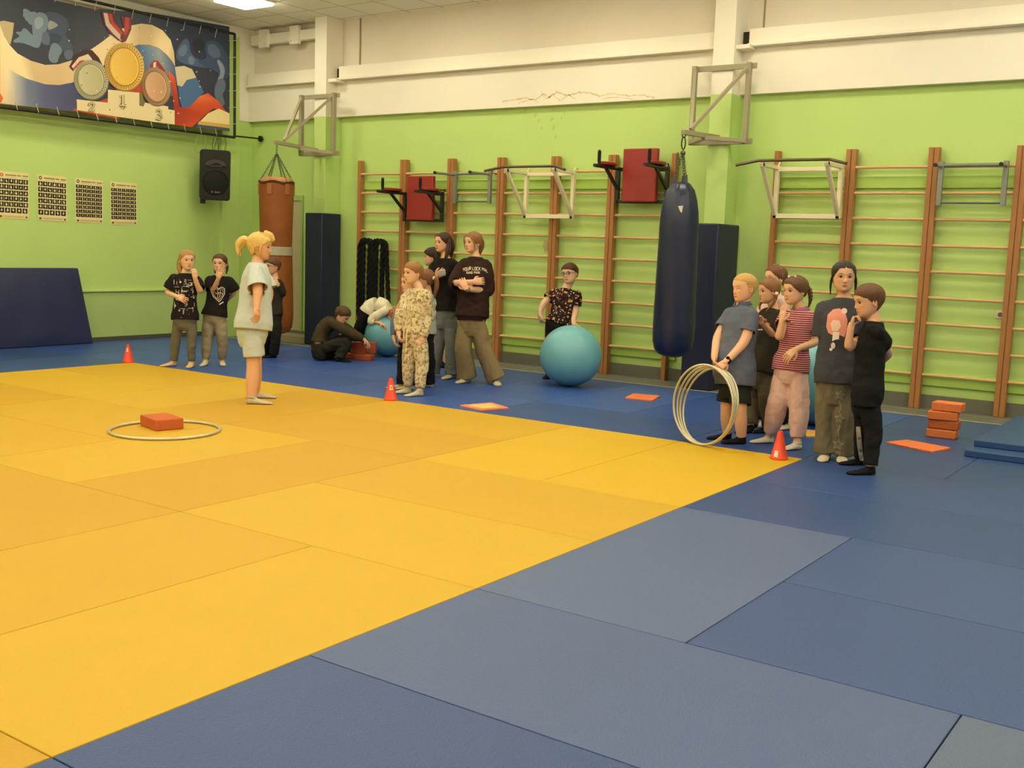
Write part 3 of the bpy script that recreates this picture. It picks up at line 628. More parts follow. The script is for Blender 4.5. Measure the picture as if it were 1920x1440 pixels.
class Art:
    def __init__(s, fn, step=.00025): s.mb = MB(); s.mb.c = []; s.fn = fn; s.k = 0; s.step = step
    def poly(s, pts, col, cols=None, up=1):
        s.k += up; P = [np.array(s.fn(u, v, s.k*s.step)) for u, v in pts]
        tr = tessellate_polygon([[Vector((u, v, 0)) for u, v in pts]])
        s.mb.add(P, tr); s.mb.c += [lin(c) for c in (cols or [col]*len(pts))]
    def org(s, pts, col):
        P = [np.array(p, float) for p in pts]
        for _ in range(2): P = [q for i in range(len(P)) for q in (P[i]*.75+P[(i+1) % len(P)]*.25, P[i]*.25+P[(i+1) % len(P)]*.75)]
        s.poly([tuple(p) for p in P], col)
    def ell(s, c, r, col, n=28, col2=None, rot=0, up=1):
        P = [(c[0]+r[0]*math.cos(q)*math.cos(rot)-r[1]*math.sin(q)*math.sin(rot), c[1]+r[0]*math.cos(q)*math.sin(rot)+r[1]*math.sin(q)*math.cos(rot)) for q in [2*math.pi*k/n for k in range(n)]]
        if col2: s.strip([(P[k], P[(n-k) % n]) for k in range(n//2+1)], [(tuple(a+(b-a)*k/(n//2) for a, b in zip(col, col2)),)*2 for k in range(n//2+1)], up)
        else: s.poly(P, col, up=up)
    def strip(s, pairs, cols, up=1):
        s.k += up; vs = []; 
        for (a, b), (ca, cb) in zip(pairs, cols):
            vs += [s.fn(a[0], a[1], s.k*s.step), s.fn(b[0], b[1], s.k*s.step)]; s.mb.c += [lin(ca), lin(cb)]
        s.mb.add(vs, [(2*i, 2*i+1, 2*i+3, 2*i+2) for i in range(len(pairs)-1)])
PRT = mat('print', (200, 200, 200), .5, .35, attr='Col')
A = Art(BP)
# backing sheet
zt2, zb2 = ztop, zbt
def bz(y, z): return (XB, y, z)
bgc = (56, 60, 76)
sheet = [(-1.3, zt2), (yr, zt2), (yr, zb2), (-1.3, zb2)]
A.mb.add([(XB, y, z) for y, z in sheet], [(0, 1, 2, 3)]); A.mb.c += [lin(bgc)]*4
A.strip([((560, 60), (560, 460)), ((1100, 90), (1100, 700)), ((1720, 200), (1720, 880))], [((58, 62, 80), (64, 66, 82)), ((46, 54, 78), (60, 62, 78)), ((48, 58, 84), (52, 56, 70))])
suit = (70, 82, 106); skin1 = (112, 130, 150); skin2 = (88, 102, 124); hi = (140, 154, 168)
A.org([(330, 88), (430, 92), (505, 140), (520, 200), (480, 260), (530, 310), (560, 385), (500, 400), (430, 350), (360, 345), (320, 270), (290, 160)], suit)
A.org([(360, 250), (440, 245), (470, 300), (420, 340), (370, 330)], (58, 68, 90))
A.org([(150, 90), (142, 50), (165, 15), (210, 8), (252, 28), (268, 70), (262, 100), (225, 95), (200, 70), (170, 72)], (52, 58, 70))
A.org([(170, 66), (205, 66), (228, 92), (262, 84), (282, 110), (262, 150), (240, 190), (222, 184), (206, 160), (190, 150), (184, 130), (170, 122), (176, 100)], skin1)
A.org([(240, 170), (250, 110), (300, 86), (350, 110), (368, 165), (352, 225), (322, 262), (306, 330), (290, 362), (262, 350), (244, 262)], skin1)
A.org([(252, 150), (290, 120), (330, 140), (320, 200), (270, 230)], hi)
A.org([(300, 300), (300, 352), (270, 362), (200, 330), (140, 318), (105, 322), (98, 300), (130, 286), (150, 268), (116, 246), (124, 236), (160, 240), (172, 210), (196, 214), (230, 250), (258, 276)], skin1)
A.org([(318, 240), (360, 236), (378, 300), (362, 344), (318, 330), (310, 300)], skin2)
A.org([(356, 230), (364, 150), (400, 160), (444, 190), (400, 214)], (150, 152, 146))
A.org([(390, 318), (436, 326), (474, 384), (440, 424), (432, 474), (372, 466), (360, 410)], skin1)
A.org([(488, 372), (552, 378), (544, 440), (504, 452), (478, 420)], skin2)
# right pair of wrestlers
A.org([(1372, 300), (1400, 284), (1424, 320), (1424, 386), (1470, 444), (1560, 462), (1620, 490), (1560, 512), (1440, 494), (1372, 476), (1318, 444), (1326, 370)], (72, 92, 124))
A.org([(1330, 400), (1360, 340), (1400, 330), (1404, 392), (1370, 430)], (98, 116, 142))
A.org([(1440, 330), (1460, 292), (1500, 286), (1532, 312), (1534, 372), (1492, 404), (1452, 386)], (42, 46, 60))
A.org([(1540, 316), (1600, 296), (1660, 336), (1704, 410), (1718, 500), (1712, 590), (1664, 580), (1600, 520), (1500, 486), (1476, 452), (1556, 440), (1540, 380)], (60, 78, 110))
A.org([(1556, 340), (1600, 322), (1650, 372), (1660, 430), (1600, 440), (1560, 400)], (84, 102, 130))
A.org([(1408, 430), (1440, 418), (1462, 450), (1450, 486), (1416, 480)], (108, 124, 146))
A.org([(1620, 446), (1652, 450), (1692, 520), (1672, 600), (1640, 636), (1628, 600), (1660, 540)], (134, 148, 168))
A.org([(1640, 580), (1694, 600), (1690, 680), (1664, 704), (1696, 792), (1640, 800), (1598, 680)], (92, 106, 128))
# flag ribbon
wa, wb = (246, 222, 172), (214, 186, 140)
A.poly([(0, 160), (30, 155), (105, 172), (95, 260), (78, 335), (40, 290), (15, 235), (0, 210)], (190, 170, 132))
top = [(0, 185), (30, 270), (75, 340), (130, 400), (230, 455), (340, 487), (440, 482), (540, 452), (640, 400), (760, 318), (860, 240), (960, 195), (1060, 177), (1140, 186), (1220, 228), (1280, 300), (1305, 390), (1312, 480)]
bot = [(0, 480), (60, 510), (120, 550), (200, 590), (270, 615), (340, 632), (440, 638), (540, 620), (620, 590), (740, 520), (860, 430), (960, 360), (1040, 335), (1120, 338), (1190, 360), (1250, 410), (1290, 460), (1314, 500)]
pal = [wa, wa, wa, wa, wb, wb, wb, (226, 196, 150), wa, wa, wa, wa, wb, wb, wa, wa, wb, wb]
A.strip(list(zip(top, bot)), [(c, tuple(x*.97 for x in c)) for c in pal])
bl = [(0, 775), (110, 790), (220, 800), (330, 812), (440, 825), (560, 838), (640, 840)]
A.strip([((0, 480), bl[0]), ((60, 508), (40, 780)), ((120, 550), (120, 790)), ((200, 590), (200, 798)), ((340, 632), (340, 812)), ((440, 638), (440, 826)), ((540, 620), (540, 838)), ((640, 580), (640, 840))],
    [((240, 214, 160), (236, 196, 140)), ((236, 220, 180), (226, 200, 160)), ((176, 176, 170), (180, 176, 176)), ((110, 122, 150), (120, 128, 156)), ((84, 88, 128), (92, 92, 128)), ((78, 82, 124), (84, 86, 122)), ((72, 76, 118), (76, 78, 112)), ((66, 70, 108), (70, 74, 104))])
A.poly([(0, 700), (25, 735), (10, 765), (0, 772)], (214, 110, 50))
A.poly([(540, 825), (640, 790), (800, 740), (900, 640), (1060, 600), (1080, 790), (880, 890), (700, 860)], (184, 70, 44))
A.strip([((960, 360), (980, 560)), ((1040, 337), (1050, 600)), ((1120, 340), (1130, 640)), ((1190, 362), (1200, 700)), ((1250, 412), (1290, 720)), ((1312, 500), (1335, 720))],
    [((60, 84, 120), (50, 62, 100)), ((70, 104, 150), (60, 78, 120)), ((110, 140, 170), (96, 110, 140)), ((150, 160, 160), (120, 120, 120)), ((110, 130, 160), (90, 96, 120)), ((66, 92, 132), (70, 70, 90))])
A.poly([(1255, 525), (1310, 575), (1332, 700), (1345, 800), (1420, 805), (1500, 720), (1560, 698), (1640, 760), (1692, 832), (1600, 815), (1540, 860), (1440, 955), (1310, 935), (1300, 790), (1290, 650)], (208, 84, 44),
    [(226, 104, 54), (210, 84, 46), (180, 60, 40), (160, 52, 40), (196, 76, 44), (224, 112, 66), (206, 84, 50), (216, 90, 50), (190, 66, 40), (200, 80, 46), (196, 70, 40), (214, 80, 44), (170, 60, 44), (150, 50, 40), (180, 60, 40)])
A.poly([(1312, 502), (1380, 494), (1440, 518), (1472, 582), (1400, 600), (1365, 650), (1330, 640)], (206, 190, 156))
A.poly([(1335, 640), (1365, 650), (1400, 600), (1472, 582), (1530, 692), (1480, 740), (1420, 804), (1365, 806), (1345, 745)], (70, 104, 146))
A.poly([(1500, 910), (1560, 850), (1640, 814), (1722, 850), (1722, 935)], (240, 218, 160))
A.poly([(1495, 908), (1722, 935), (1722, 962), (1480, 932)], (208, 172, 90)); A.poly([(1480, 932), (1722, 962), (1722, 985), (1462, 955)], (74, 82, 104))
# podium
A.poly([(575, 745), (808, 770), (810, 672), (1045, 695), (1045, 762), (1092, 770), (1262, 798), (1262, 820), (1310, 828), (1310, 935), (1090, 905), (830, 868), (578, 825)], (232, 214, 168))
A.poly([(1045, 695), (1062, 700), (1088, 770), (1075, 800), (1045, 790)], (120, 112, 70))
# neck ribbons
A.poly([(760, 88), (868, 100), (862, 150), (930, 240), (918, 320), (880, 300), (820, 250), (775, 170)], (100, 30, 34))
A.poly([(775, 95), (806, 100), (822, 170), (905, 262), (900, 300), (850, 255), (795, 190)], (222, 196, 176)); A.poly([(806, 100), (842, 105), (850, 160), (925, 250), (905, 262), (838, 190)], (196, 56, 48))
A.poly([(905, 120), (988, 135), (985, 220), (945, 310), (918, 320), (935, 230)], (120, 40, 44)); A.poly([(940, 130), (970, 134), (968, 210), (940, 270), (932, 235)], (196, 60, 52))
A.poly([(520, 500), (560, 420), (630, 378), (690, 375), (740, 430), (770, 490), (720, 490), (680, 430), (600, 440), (548, 535)], (70, 34, 38))
A.poly([(535, 500), (590, 430), (660, 405), (690, 440), (620, 450), (560, 520)], (226, 206, 186)); A.poly([(545, 515), (600, 455), (640, 450), (600, 475), (555, 525)], (194, 74, 52))
A.poly([(1125, 490), (1150, 455), (1185, 455), (1240, 530), (1225, 555), (1175, 490), (1140, 540)], (150, 48, 44)); A.poly([(1150, 470), (1172, 462), (1168, 500), (1150, 520)], (226, 206, 190))
def medal(c, r, rim, mid, face, face2, rot):
    A.ell(c, r, tuple(x*.62 for x in rim), 44, rot=rot); A.ell((c[0]-3, c[1]-4), (r[0]*.97, r[1]*.97), rim, 44, mid, rot)
    n = 44
    A.k += 1
    for k in range(n):
        q = 2*math.pi*k/n; cc, ss = math.cos(rot), math.sin(rot)
        def pt(f, dq):
            a, b = r[0]*f*math.cos(q+dq), r[1]*f*math.sin(q+dq); return (c[0]-3+a*cc-b*ss, c[1]-4+a*ss+b*cc)
        A.poly([pt(.93, 0), pt(.93, .06), pt(.80, .10), pt(.80, .04)], tuple(x*.7 for x in rim), up=0)
    A.ell((c[0]-4, c[1]-2), (r[0]*.76, r[1]*.80), tuple(x*.6 for x in mid), 40, rot=rot); A.ell((c[0]-4, c[1]-2), (r[0]*.73, r[1]*.77), face, 40, face2, rot); A.ell((c[0]-4, c[1]-2), (r[0]*.66, r[1]*.71), face2, 40, face, rot)
medal((685, 600), (132, 152), (196, 190, 158), (150, 146, 118), (206, 200, 164), (178, 172, 128), -.2)
medal((1172, 652), (110, 148), (196, 160, 120), (130, 92, 66), (216, 176, 140), (186, 140, 104), -.2)
medal((936, 503), (150, 183), (240, 196, 90), (190, 140, 60), (244, 206, 100), (222, 172, 64), -.12)
rr_ = random.Random(3)
for c in [(520, 222), (518, 305), (905, 300), (1495, 388), (1475, 540), (1578, 528), (1495, 608), (1500, 650), (1350, 735), (1302, 758), (1338, 850), (1155, 684), (1210, 690), (725, 680), (1330, 295), (1360, 225), (822, 262), (1070, 430), (600, 540), (1275, 610)]:
    s_ = rr_.uniform(6, 12); A.poly([(c[0]-s_, c[1]), (c[0]-1, c[1]-2), (c[0], c[1]-s_), (c[0]+2, c[1]-1), (c[0]+s_, c[1]), (c[0]+1, c[1]+2), (c[0], c[1]+s_), (c[0]-2, c[1]+1)], (238, 232, 214))
for k in range(60):
    c = (rr_.uniform(560, 1400), rr_.uniform(200, 850)); s_ = rr_.uniform(1.5, 5); A.ell(c, (s_, s_), rr_.choice([(96, 80, 50), (70, 60, 44), (226, 214, 180)]), 6, up=0)
A.k += 1; A.ell((0, 0), (0.01, 0.01), (0, 0, 0), 3, up=0)
# podium numerals 1, 2, 3
def stroke(pts, w_, col):
    pts = [np.array(p, float) for p in pts]; L_, R_ = [], []
    for i, p in enumerate(pts):
        d = pts[min(i+1, len(pts)-1)]-pts[max(i-1, 0)]; d /= np.linalg.norm(d); n_ = np.array((-d[1], d[0]))*w_/2; L_.append(p+n_); R_.append(p-n_)
    A.strip(list(zip(L_, R_)), [(col, col)]*len(pts))
for w_, cc in ((20, (110, 100, 66)), (11, (226, 212, 168))):
    stroke([(900, 728), (922, 712), (922, 788)], w_, cc); stroke([(898, 788), (948, 792)], w_-2, cc)
    stroke([(668, 792), (676, 776), (694, 770), (706, 784), (700, 802), (668, 826), (712, 832)], w_-3, cc)
    stroke([(1172, 832), (1190, 822), (1208, 832), (1204, 848), (1188, 856), (1208, 864), (1214, 882), (1196, 896), (1168, 886)], w_-3, cc)
A.mb.build('printed_sheet', PRT, t, smooth=False)
# ---------------------------------------------------------------- technique posters
def poster(pxs, rows, cols_, seed, label, badge=(70, 54, 40), extra=True):
    P = [XP(u, v, XL+.004) for u, v in pxs]      # tl tr br bl
    tl, tr, br, blp = P
    fn = lambda u, v, o: (tl*(1-u)+tr*u)*(1-v)+(blp*(1-u)+br*u)*v+np.array((o, 0, 0))
    A = Art(fn, .0003); rr_ = random.Random(seed)
    A.poly([(0, 0), (1, 0), (1, 1), (0, 1)], (236, 224, 164)); A.ell((.10, .075), (.055, .04), badge, 10); A.ell((.10, .075), (.028, .02), (236, 224, 164), 8)
    A.k += 1
    x = .22
    while x < .95:                     # heading, too small to read: three words of block letters
        if not (.57 < x < .60 or .74 < x < .77): A.poly([(x, .06), (x+.019, .06), (x+.019, .085), (x, .085)], (90, 74, 50), up=0)
        x += .026
    x = .24
    while x < .94:
        if not (.6 < x < .74): A.poly([(x, .108), (x+.01, .108), (x+.01, .118), (x, .118)], (150, 132, 92), up=0)
        x += .018
    y = .15; rh = (.89-.15)/rows
    for r in range(rows):
        last = extra and r == rows-1; n = 5 if last else 6; h = rh*(.80 if not last else .86); g_ = .03 if last else .012
        for c in range(n):
            w_ = .96/n; x0 = .02+w_*c; A.k = 6
            A.poly([(x0, y), (x0+w_-g_, y), (x0+w_-g_, y+h), (x0, y+h)], (36, 28, 20), up=0)
            A.k = 7; cx, cy = x0+(w_-g_)/2, y+h/2; m_ = rr_.random()
            sc_ = min(w_, h*1.3)*.36; q = [(cx+sc_*rr_.uniform(.45, 1)*math.cos(a), cy+sc_*rr_.uniform(.3, 1.0)*math.sin(a)) for a in [k*math.pi/3+.3 for k in range(6)]]
            A.poly(q, (222, 210, 178), up=0); A.ell((cx+rr_.uniform(-.3, .3)*sc_, cy-sc_*.8), (sc_*.22, sc_*.22), (222, 210, 178), 6, up=0)
        y += rh
    A.k = 6; A.poly([(.02, .92), (.98, .92), (.98, .985), (.02, .985)], (222, 206, 150), up=0); A.k = 7
    A.ell((.08, .955), (.035, .022), (60, 46, 34), 8, up=0); A.ell((.92, .955), (.03, .02), (30, 24, 18), 8, up=0)
    for k in range(14): A.poly([(.2+k*.045, .945), (.22+k*.045, .945), (.22+k*.045, .96), (.2+k*.045, .96)], (120, 102, 70), up=0)
    return tag(A.mb.build('poster', PRT, smooth=False), label, 'poster', 'martial arts technique posters on the left wall')
poster([(-3, 320), (54, 325), (54, 412), (-3, 409)], 6, 6, 1, 'technique poster at the left edge of the frame with a red badge', (190, 80, 40))
poster([(70, 326), (125, 332), (126, 416), (71, 413)], 6, 6, 2, 'technique poster with six photo rows and a dark badge, second from the left')
poster([(141, 333), (192, 338), (193, 419), (142, 417)], 8, 6, 3, 'technique poster with eight photo rows, third from the left', extra=False)
poster([(207, 340), (256, 344), (257, 422), (208, 421)], 8, 6, 4, 'technique poster nearest the speaker, rightmost of the row', extra=False)
# socket, leaflet
p = YP(1876, 590, YW-.002)
t = thing('power_socket', 'white wall socket low between the right wall bars', 'socket', p)
MB().box(p+np.array((-.042, -.012, -.042)), p+np.array((.042, .001, .042))).build('cover', mat('socket_white', (228, 216, 190), .4), t, smooth=False, bevel=.005)
MB().tube([p+np.array((0, -.0125, 0)), p+np.array((0, -.017, 0))], .023, 20).build('outlet', mat('socket_hole', (120, 108, 90), .5), t)
p = YP(1022, 462, YW-.002)
tag(MB().prism([p+np.array(q) for q in ((-.02, 0, .07), (.04, 0, .07), (.045, 0, -.04), (.0, 0, -.07), (-.03, 0, 0))], (0, -.004, 0)).build('paper_scrap', mat('scrap', (190, 180, 130), .7), smooth=False), 'scrap of pale paper stuck on the green wall behind the bars', 'paper')
# ================================================================ people
FH = np.array((_f[0], _f[1], 0)); FH /= np.linalg.norm(FH); RH = _r.copy(); UP = np.array((0, 0, 1.0))
def face_dir(a): a = math.radians(a); return -FH*math.cos(a)-RH*math.sin(a)
def lat_dir(a): a = math.radians(a); return RH*math.cos(a)-FH*math.sin(a)
def cv(x, y, z): v = CR*x+CU*y-CF*z; return v/np.linalg.norm(v)        # x right, y up, z toward the camera
def unit(v): v = np.array(v, float); return v/(np.linalg.norm(v)+1e-12)
def remesh(mb, vox, smooth=2, noise_amp=0, freq=(9, 9, 5), seed=0, cuts=(), iters=.5):
    """fuse the overlapping closed shapes of mb into one continuous surface"""
    me = bpy.data.meshes.new('tmp'); me.from_pydata(mb.v, [], mb.f); me.update()
    o = bpy.data.objects.new('tmp', me); TS.collection.objects.link(o)
    r = o.modifiers.new('r', 'REMESH'); r.mode = 'VOXEL'; r.voxel_size = vox
    s_ = o.modifiers.new('s', 'SMOOTH'); s_.factor = iters; s_.iterations = smooth
    TS.view_layers[0].update(); dg = TS.view_layers[0].depsgraph; ev = o.evaluated_get(dg); m2 = ev.to_mesh()
    n = len(m2.vertices); V = np.empty(n*3); m2.vertices.foreach_get('co', V); V = V.reshape(-1, 3)
    Nn = np.empty(n*3); m2.vertices.foreach_get('normal', Nn); Nn = Nn.reshape(-1, 3)
    F = [tuple(p.vertices) for p in m2.polygons]; FN = np.array([p.normal[:] for p in m2.polygons]); FC = np.array([p.center[:] for p in m2.polygons])
    ev.to_mesh_clear(); bpy.data.objects.remove(o); bpy.data.meshes.remove(me)
    if noise_amp:
        fx, fy, fz = freq
        for i in range(n):
            x, y, z = V[i]; a = noise.noise(Vector((x*fx+seed, y*fy, z*fz)))+.6*noise.noise(Vector((x*fx*2.1, y*fy*2.1+seed, z*fz*2.6)))
            V[i] += Nn[i]*noise_amp*(a-abs(a)*.3)
    keep = np.ones(len(F), bool)
    for c, nn, rad in cuts:
        c = np.array(c, float); nn = unit(nn); D = FC-c; h_ = D@nn; rr = np.linalg.norm(D-np.outer(h_, nn), axis=1)
        keep &= ~((h_ > -vox*1.6) & (h_ < vox*4) & (rr < rad*1.2) & (FN@nn > (.35 if rad > .08 else .55)))
    F = [f for f, k_ in zip(F, keep) if k_]
    if cuts:
        cnt = {}
        for f in F:
            for a, b in zip(f, f[1:]+f[:1]): e = (min(a, b), max(a, b)); cnt[e] = cnt.get(e, 0)+1
        bd = np.array(sorted({v for e, c_ in cnt.items() if c_ == 1 for v in e}), int)
        for c, nn, rad in cuts:
            if not len(bd): break
            c = np.array(c, float); nn = unit(nn); D = V[bd]-c; h_ = D@nn; rr = np.linalg.norm(D-np.outer(h_, nn), axis=1)
            m_ = (np.abs(h_) < vox*5) & (rr < rad*1.5); V[bd[m_]] -= np.outer(h_[m_]+vox*.3, nn)
    return V, F
TS = bpy.data.scenes.new('bench')
def mesh_from(V, F, name, m, parent, col=None, solid=0, smooth=True):
    mb = MB(); used = sorted({i for f in F for i in f}); mp = {u: k for k, u in enumerate(used)}
    mb.v = [tuple(V[u]) for u in used]; mb.f = [tuple(mp[i] for i in f) for f in F]; mb.m = [0]*len(F)
    if col is not None: mb.c = [col[u] for u in used]
    o = mb.build(name, m, parent, angle=75)
    if solid: b = o.modifiers.new('t', 'SOLIDIFY'); b.thickness = solid; b.offset = -1
    return o
# ---- head, in units of its height: x sideways, y forward, z up
HZ = [-.50, -.47, -.42, -.34, -.25, -.15, -.05, .05, .15, .25, .34, .42, .475, .5]
HF = [.19, .285, .325, .345, .352, .36, .368, .385, .40, .385, .335, .24, .13, .0]
HBk = [.02, -.03, -.10, -.20, -.29, -.36, -.41, -.445, -.455, -.44, -.385, -.29, -.18, -.06]
HW = [.07, .145, .205, .268, .308, .332, .347, .358, .364, .355, .32, .245, .15, .02]
_az = []
for k in range(88): _az.append(k)
AZ = np.array([math.pi*(t+.42*math.sin(2*math.pi*t)/(math.pi)*(-1)) for t in np.linspace(-1, 1, 89)[:-1]])   # dense at the front
ZZ = np.sort(np.concatenate([np.linspace(-.5, .5, 44), np.linspace(-.36, .14, 40)]))
def head_points(extra=None):
    z = ZZ[:, None]; a = AZ[None, :]
    f = np.interp(z, HZ, HF); b = np.interp(z, HZ, HBk); w_ = np.interp(z, HZ, HW)
    cy = (f+b)/2; hy = (f-b)/2; ca, sa = np.cos(a), np.sin(a); e = .92
    Y = cy+hy*np.sign(ca)*np.abs(ca)**e; X = w_*np.sign(sa)*np.abs(sa)**e; Z = z+0*a
    g = lambda v, s_: np.exp(-(v/s_)**2)
    fr = (ca > 0)
    nz = np.interp(z, [-.23, -.19, -.165, -.13, -.06, .02, .08], [0, .018, .066, .078, .044, .018, 0])
    D = nz*g(X, .042)+.022*g(np.abs(X)-.05, .022)*g(z+.165, .022)
    D = D-.036*g(np.abs(X)-.145, .07)*g(z-.0, .05)+.014*g(np.abs(X)-.14, .045)*g(z+.005, .026)
    D = D+.014*g(X, .2)*g(z-.095, .035)+.012*g(np.abs(X)-.17, .06)*g(z+.13, .07)
    D = D+.022*g(X, .075)*g(z+.262, .016)+.020*g(X, .065)*g(z+.305, .016)-.008*g(X, .09)*g(z+.284, .007)-.012*g(X, .07)*g(z+.355, .02)+.016*g(X, .07)*g(z+.42, .04)
    Y = Y+D*fr
    return X, Y, Z
_HX, _HY, _HZ = head_points()
def head_colours(skin, brow, iris, lip, eye=1.0, lids=False):
    X, Z = _HX, _HZ; fr = (np.cos(AZ)[None, :] > .1)+0*X > .5
    c = np.ones(X.shape+(3,))*np.array(lin(skin))
    def put(mask, col, a=1.0):
        m_ = (mask*fr)[..., None]*a; c[:] = c*(1-m_)+np.array(lin(col))*m_
    ax = np.abs(X)
    put(np.exp(-((ax-.19)/.07)**2-((Z+.13)/.07)**2), tuple(np.array(skin)*(1.02, .86, .84)), .45)
    put(np.exp(-(X/.05)**2-((Z+.15)/.035)**2), tuple(np.array(skin)*(1.0, .88, .86)), .35)
    put(np.exp(-((ax-.02)/.012)**2-((Z+.186)/.008)**2), tuple(np.array(skin)*.45), .8)
    put(((ax-.15)/.078)**2+((Z-.088-.02*np.cos((ax-.14)*18))/.013)**2 < 1, brow, .85)
    ex = (ax-.145)/.070; up_ = .035*eye*(1-ex**2); dn = .028*eye*(1-ex**2)
    if lids: put((np.abs(ex) < 1.1)*(np.abs(Z+.012) < .007), tuple(np.array(skin)*.42), .9)
    else:
        put((np.abs(ex) < 1.12)*(Z < up_+.013)*(Z > up_-.001), (46, 32, 24), .9)
        put((np.abs(ex) < 1)*(Z < up_)*(Z > -dn), (214, 200, 180))
        put((((ax-.142)/.037)**2+((Z-.002)/.037)**2 < 1)*(Z < up_)*(Z > -dn), iris)
        put(((ax-.142)/.022)**2+((Z-.002)/.022)**2 < 1, (16, 12, 10))
        put((np.abs(ex) < 1)*(np.abs(Z+dn+.004) < .004), tuple(np.array(skin)*.62), .6)
    put((ax < .088)*(np.abs(Z+.283) < .033*(1-(ax/.09)**2)+.002), lip, .8)
    put((ax < .082)*(np.abs(Z+.284) < .0045), tuple(np.array(lip)*.5), .85)
    return c
def grid_faces(n, m, closed=True):
    F = []
    for i in range(n-1):
        for j in range(m if closed else m-1): F.append((i*m+j, i*m+(j+1) % m, (i+1)*m+(j+1) % m, (i+1)*m+j))
    F.append(tuple(range(m))[::-1]); F.append(tuple((n-1)*m+j for j in range(m))); return F
class Frame:
    def __init__(s, c, f, u=UP, size=1.0):
        s.c = np.array(c, float); s.f = unit(f); s.x = unit(np.cross(s.f, u)); s.u = np.cross(s.x, s.f); s.k = size
    def __call__(s, x, y, z): return s.c+(s.x*x+s.f*y+s.u*z)*s.k
    def arr(s, X, Y, Z): return s.c+(X[..., None]*s.x+Y[..., None]*s.f+Z[..., None]*s.u)*s.k
def hair_mat(col):
    col = tuple(int(min(250, c*k)) for c, k in zip(col, (1.22, 1.12, 1.0))) if max(col) < 150 else col
    return mat('hair_%d_%d_%d' % tuple(col), col, .5, .35, nvar=.28, nscale=26, bump=.8, bscale=40, stretch=(3.5, 3.5, .7))
def hair_cap(fr, col, parent, style, name='hair'):
    """style: front line, temple line, above-ear line, nape line, thickness, part(0/1), lumps"""
    if style.get('fade'): style = dict(style, ear=style.get('ear', .02)-.06, nape=style.get('nape', -.3)-.05, edge=.26)
    fl, tl, el, nl, th, lump = [style.get(k, d) for k, d in (('front', .27), ('temple', .10), ('ear', .02), ('nape', -.34), ('th', .04), ('lump', .018))]
    a = np.abs(AZ)*180/math.pi; line = np.interp(a, [0, 26, 42, 62, 80, 100, 118, 180], [fl, fl-.005, (fl+tl)/2, tl, el, el-.03, nl+.06, nl])
    if style.get('side'): line = line+style['side']*np.exp(-((AZ*180/math.pi-style.get('sidea', 25))/20)**2)
    line = line+np.array([.016*noise.noise(Vector((q*6, style.get('seed', 0), 1)))+.010*noise.noise(Vector((q*22, 3, 1))) for q in AZ])
    X, Y, Z = _HX, _HY, _HZ; d = Z-line[None, :]
    cy = (np.interp(Z, HZ, HF)+np.interp(Z, HZ, HBk))/2
    nx, ny, nzv = X, (Y-cy), (Z-.05)*.9; L_ = np.sqrt(nx**2+ny**2+nzv**2)+1e-9
    ed = style.get('edge', .13 if style.get('fade') else .07); t_ = np.clip(d/ed, 0, 1)**.8; fade = np.where(a > 95, style.get('fade', 1.0), 1.0)[None, :]; t2 = np.clip((d)/(.30), 0, 1)
    T = th*(t_*(fade*(1-t2)+t2) if style.get('fade') else t_)
    n_ = np.zeros_like(X); s0 = style.get('seed', 0)
    for i in range(0, X.shape[0]):
        for j in range(X.shape[1]): n_[i, j] = noise.noise(Vector((AZ[j]*7+s0, Z[i, j]*2.2, s0)))+.6*noise.noise(Vector((AZ[j]*26, Z[i, j]*3.0, s0+4)))
    T = T*np.interp(a, [0, 50, 90, 150, 180], [.62, .5, .75, 1.05, 1.05])[None, :] if not style.get('fade') else T
    T = T+lump*n_*t_+.004*t_
    if style.get('part') is not None: T = T-.02*np.exp(-((X-style['part'])/.02)**2)*(Z > .2)
    Z2 = np.where(d < 0, Z+np.minimum(-d, .035), Z)
    P = fr.arr(X+nx/L_*T, Y+ny/L_*T, Z2+nzv/L_*T*1.0).reshape(-1, 3)
    n, m = X.shape; keep = (d > -.028); F = []
    for i in range(n-1):
        for j in range(m):
            j2 = (j+1) % m
            if keep[i, j] and keep[i, j2] and keep[i+1, j] and keep[i+1, j2]: F.append((i*m+j, i*m+j2, (i+1)*m+j2, (i+1)*m+j))
    F.append(tuple((n-1)*m+j for j in range(m)))
    return mesh_from(P, F, name, hair_mat(col), parent)
def lock(pts, radii, flat=1.0, seed=0, up=(0, 0, 1), braid=0, strands=0):
    mb = MB(); P = [np.array(p, float) for p in pts]; Q = []; R = []
    for i in range(len(P)-1):
        n = 10
        for k in range(n):
            t = k/n; p0 = P[max(i-1, 0)]; p1, p2 = P[i], P[i+1]; p3 = P[min(i+2, len(P)-1)]
            Q.append(.5*((2*p1)+(-p0+p2)*t+(2*p0-5*p1+4*p2-p3)*t*t+(-p0+3*p1-3*p2+p3)*t**3)); R.append(radii[i]*(1-t)+radii[i+1]*t)
    Q.append(P[-1]); R.append(radii[-1])
    if braid:
        d = P[-1]-P[0]; x, y, _ = frame_from(d, up)
        for s_ in range(3):
            S = []
            for i, q in enumerate(Q):
                w_ = i*braid+s_*2.094; S.append(q+x*R[i]*.65*math.sin(w_)+y*R[i]*.45*math.sin(2*w_))
            mb.tube(S, [r*.62 for r in R], 8)
        return mb
    rr = random.Random(seed)
    mb.tube(Q, [(r, r*flat) for r in R], 14, up=up)
    for k in range(strands):
        a = rr.uniform(0, 6.28); x, y, _ = frame_from(P[-1]-P[0], up); S = [q+x*R[i]*.8*math.cos(a+i*.03)+y*R[i]*flat*.8*math.sin(a+i*.03) for i, q in enumerate(Q)]
        mb.tube(S, [r*.34 for r in R], 6)
    return mb
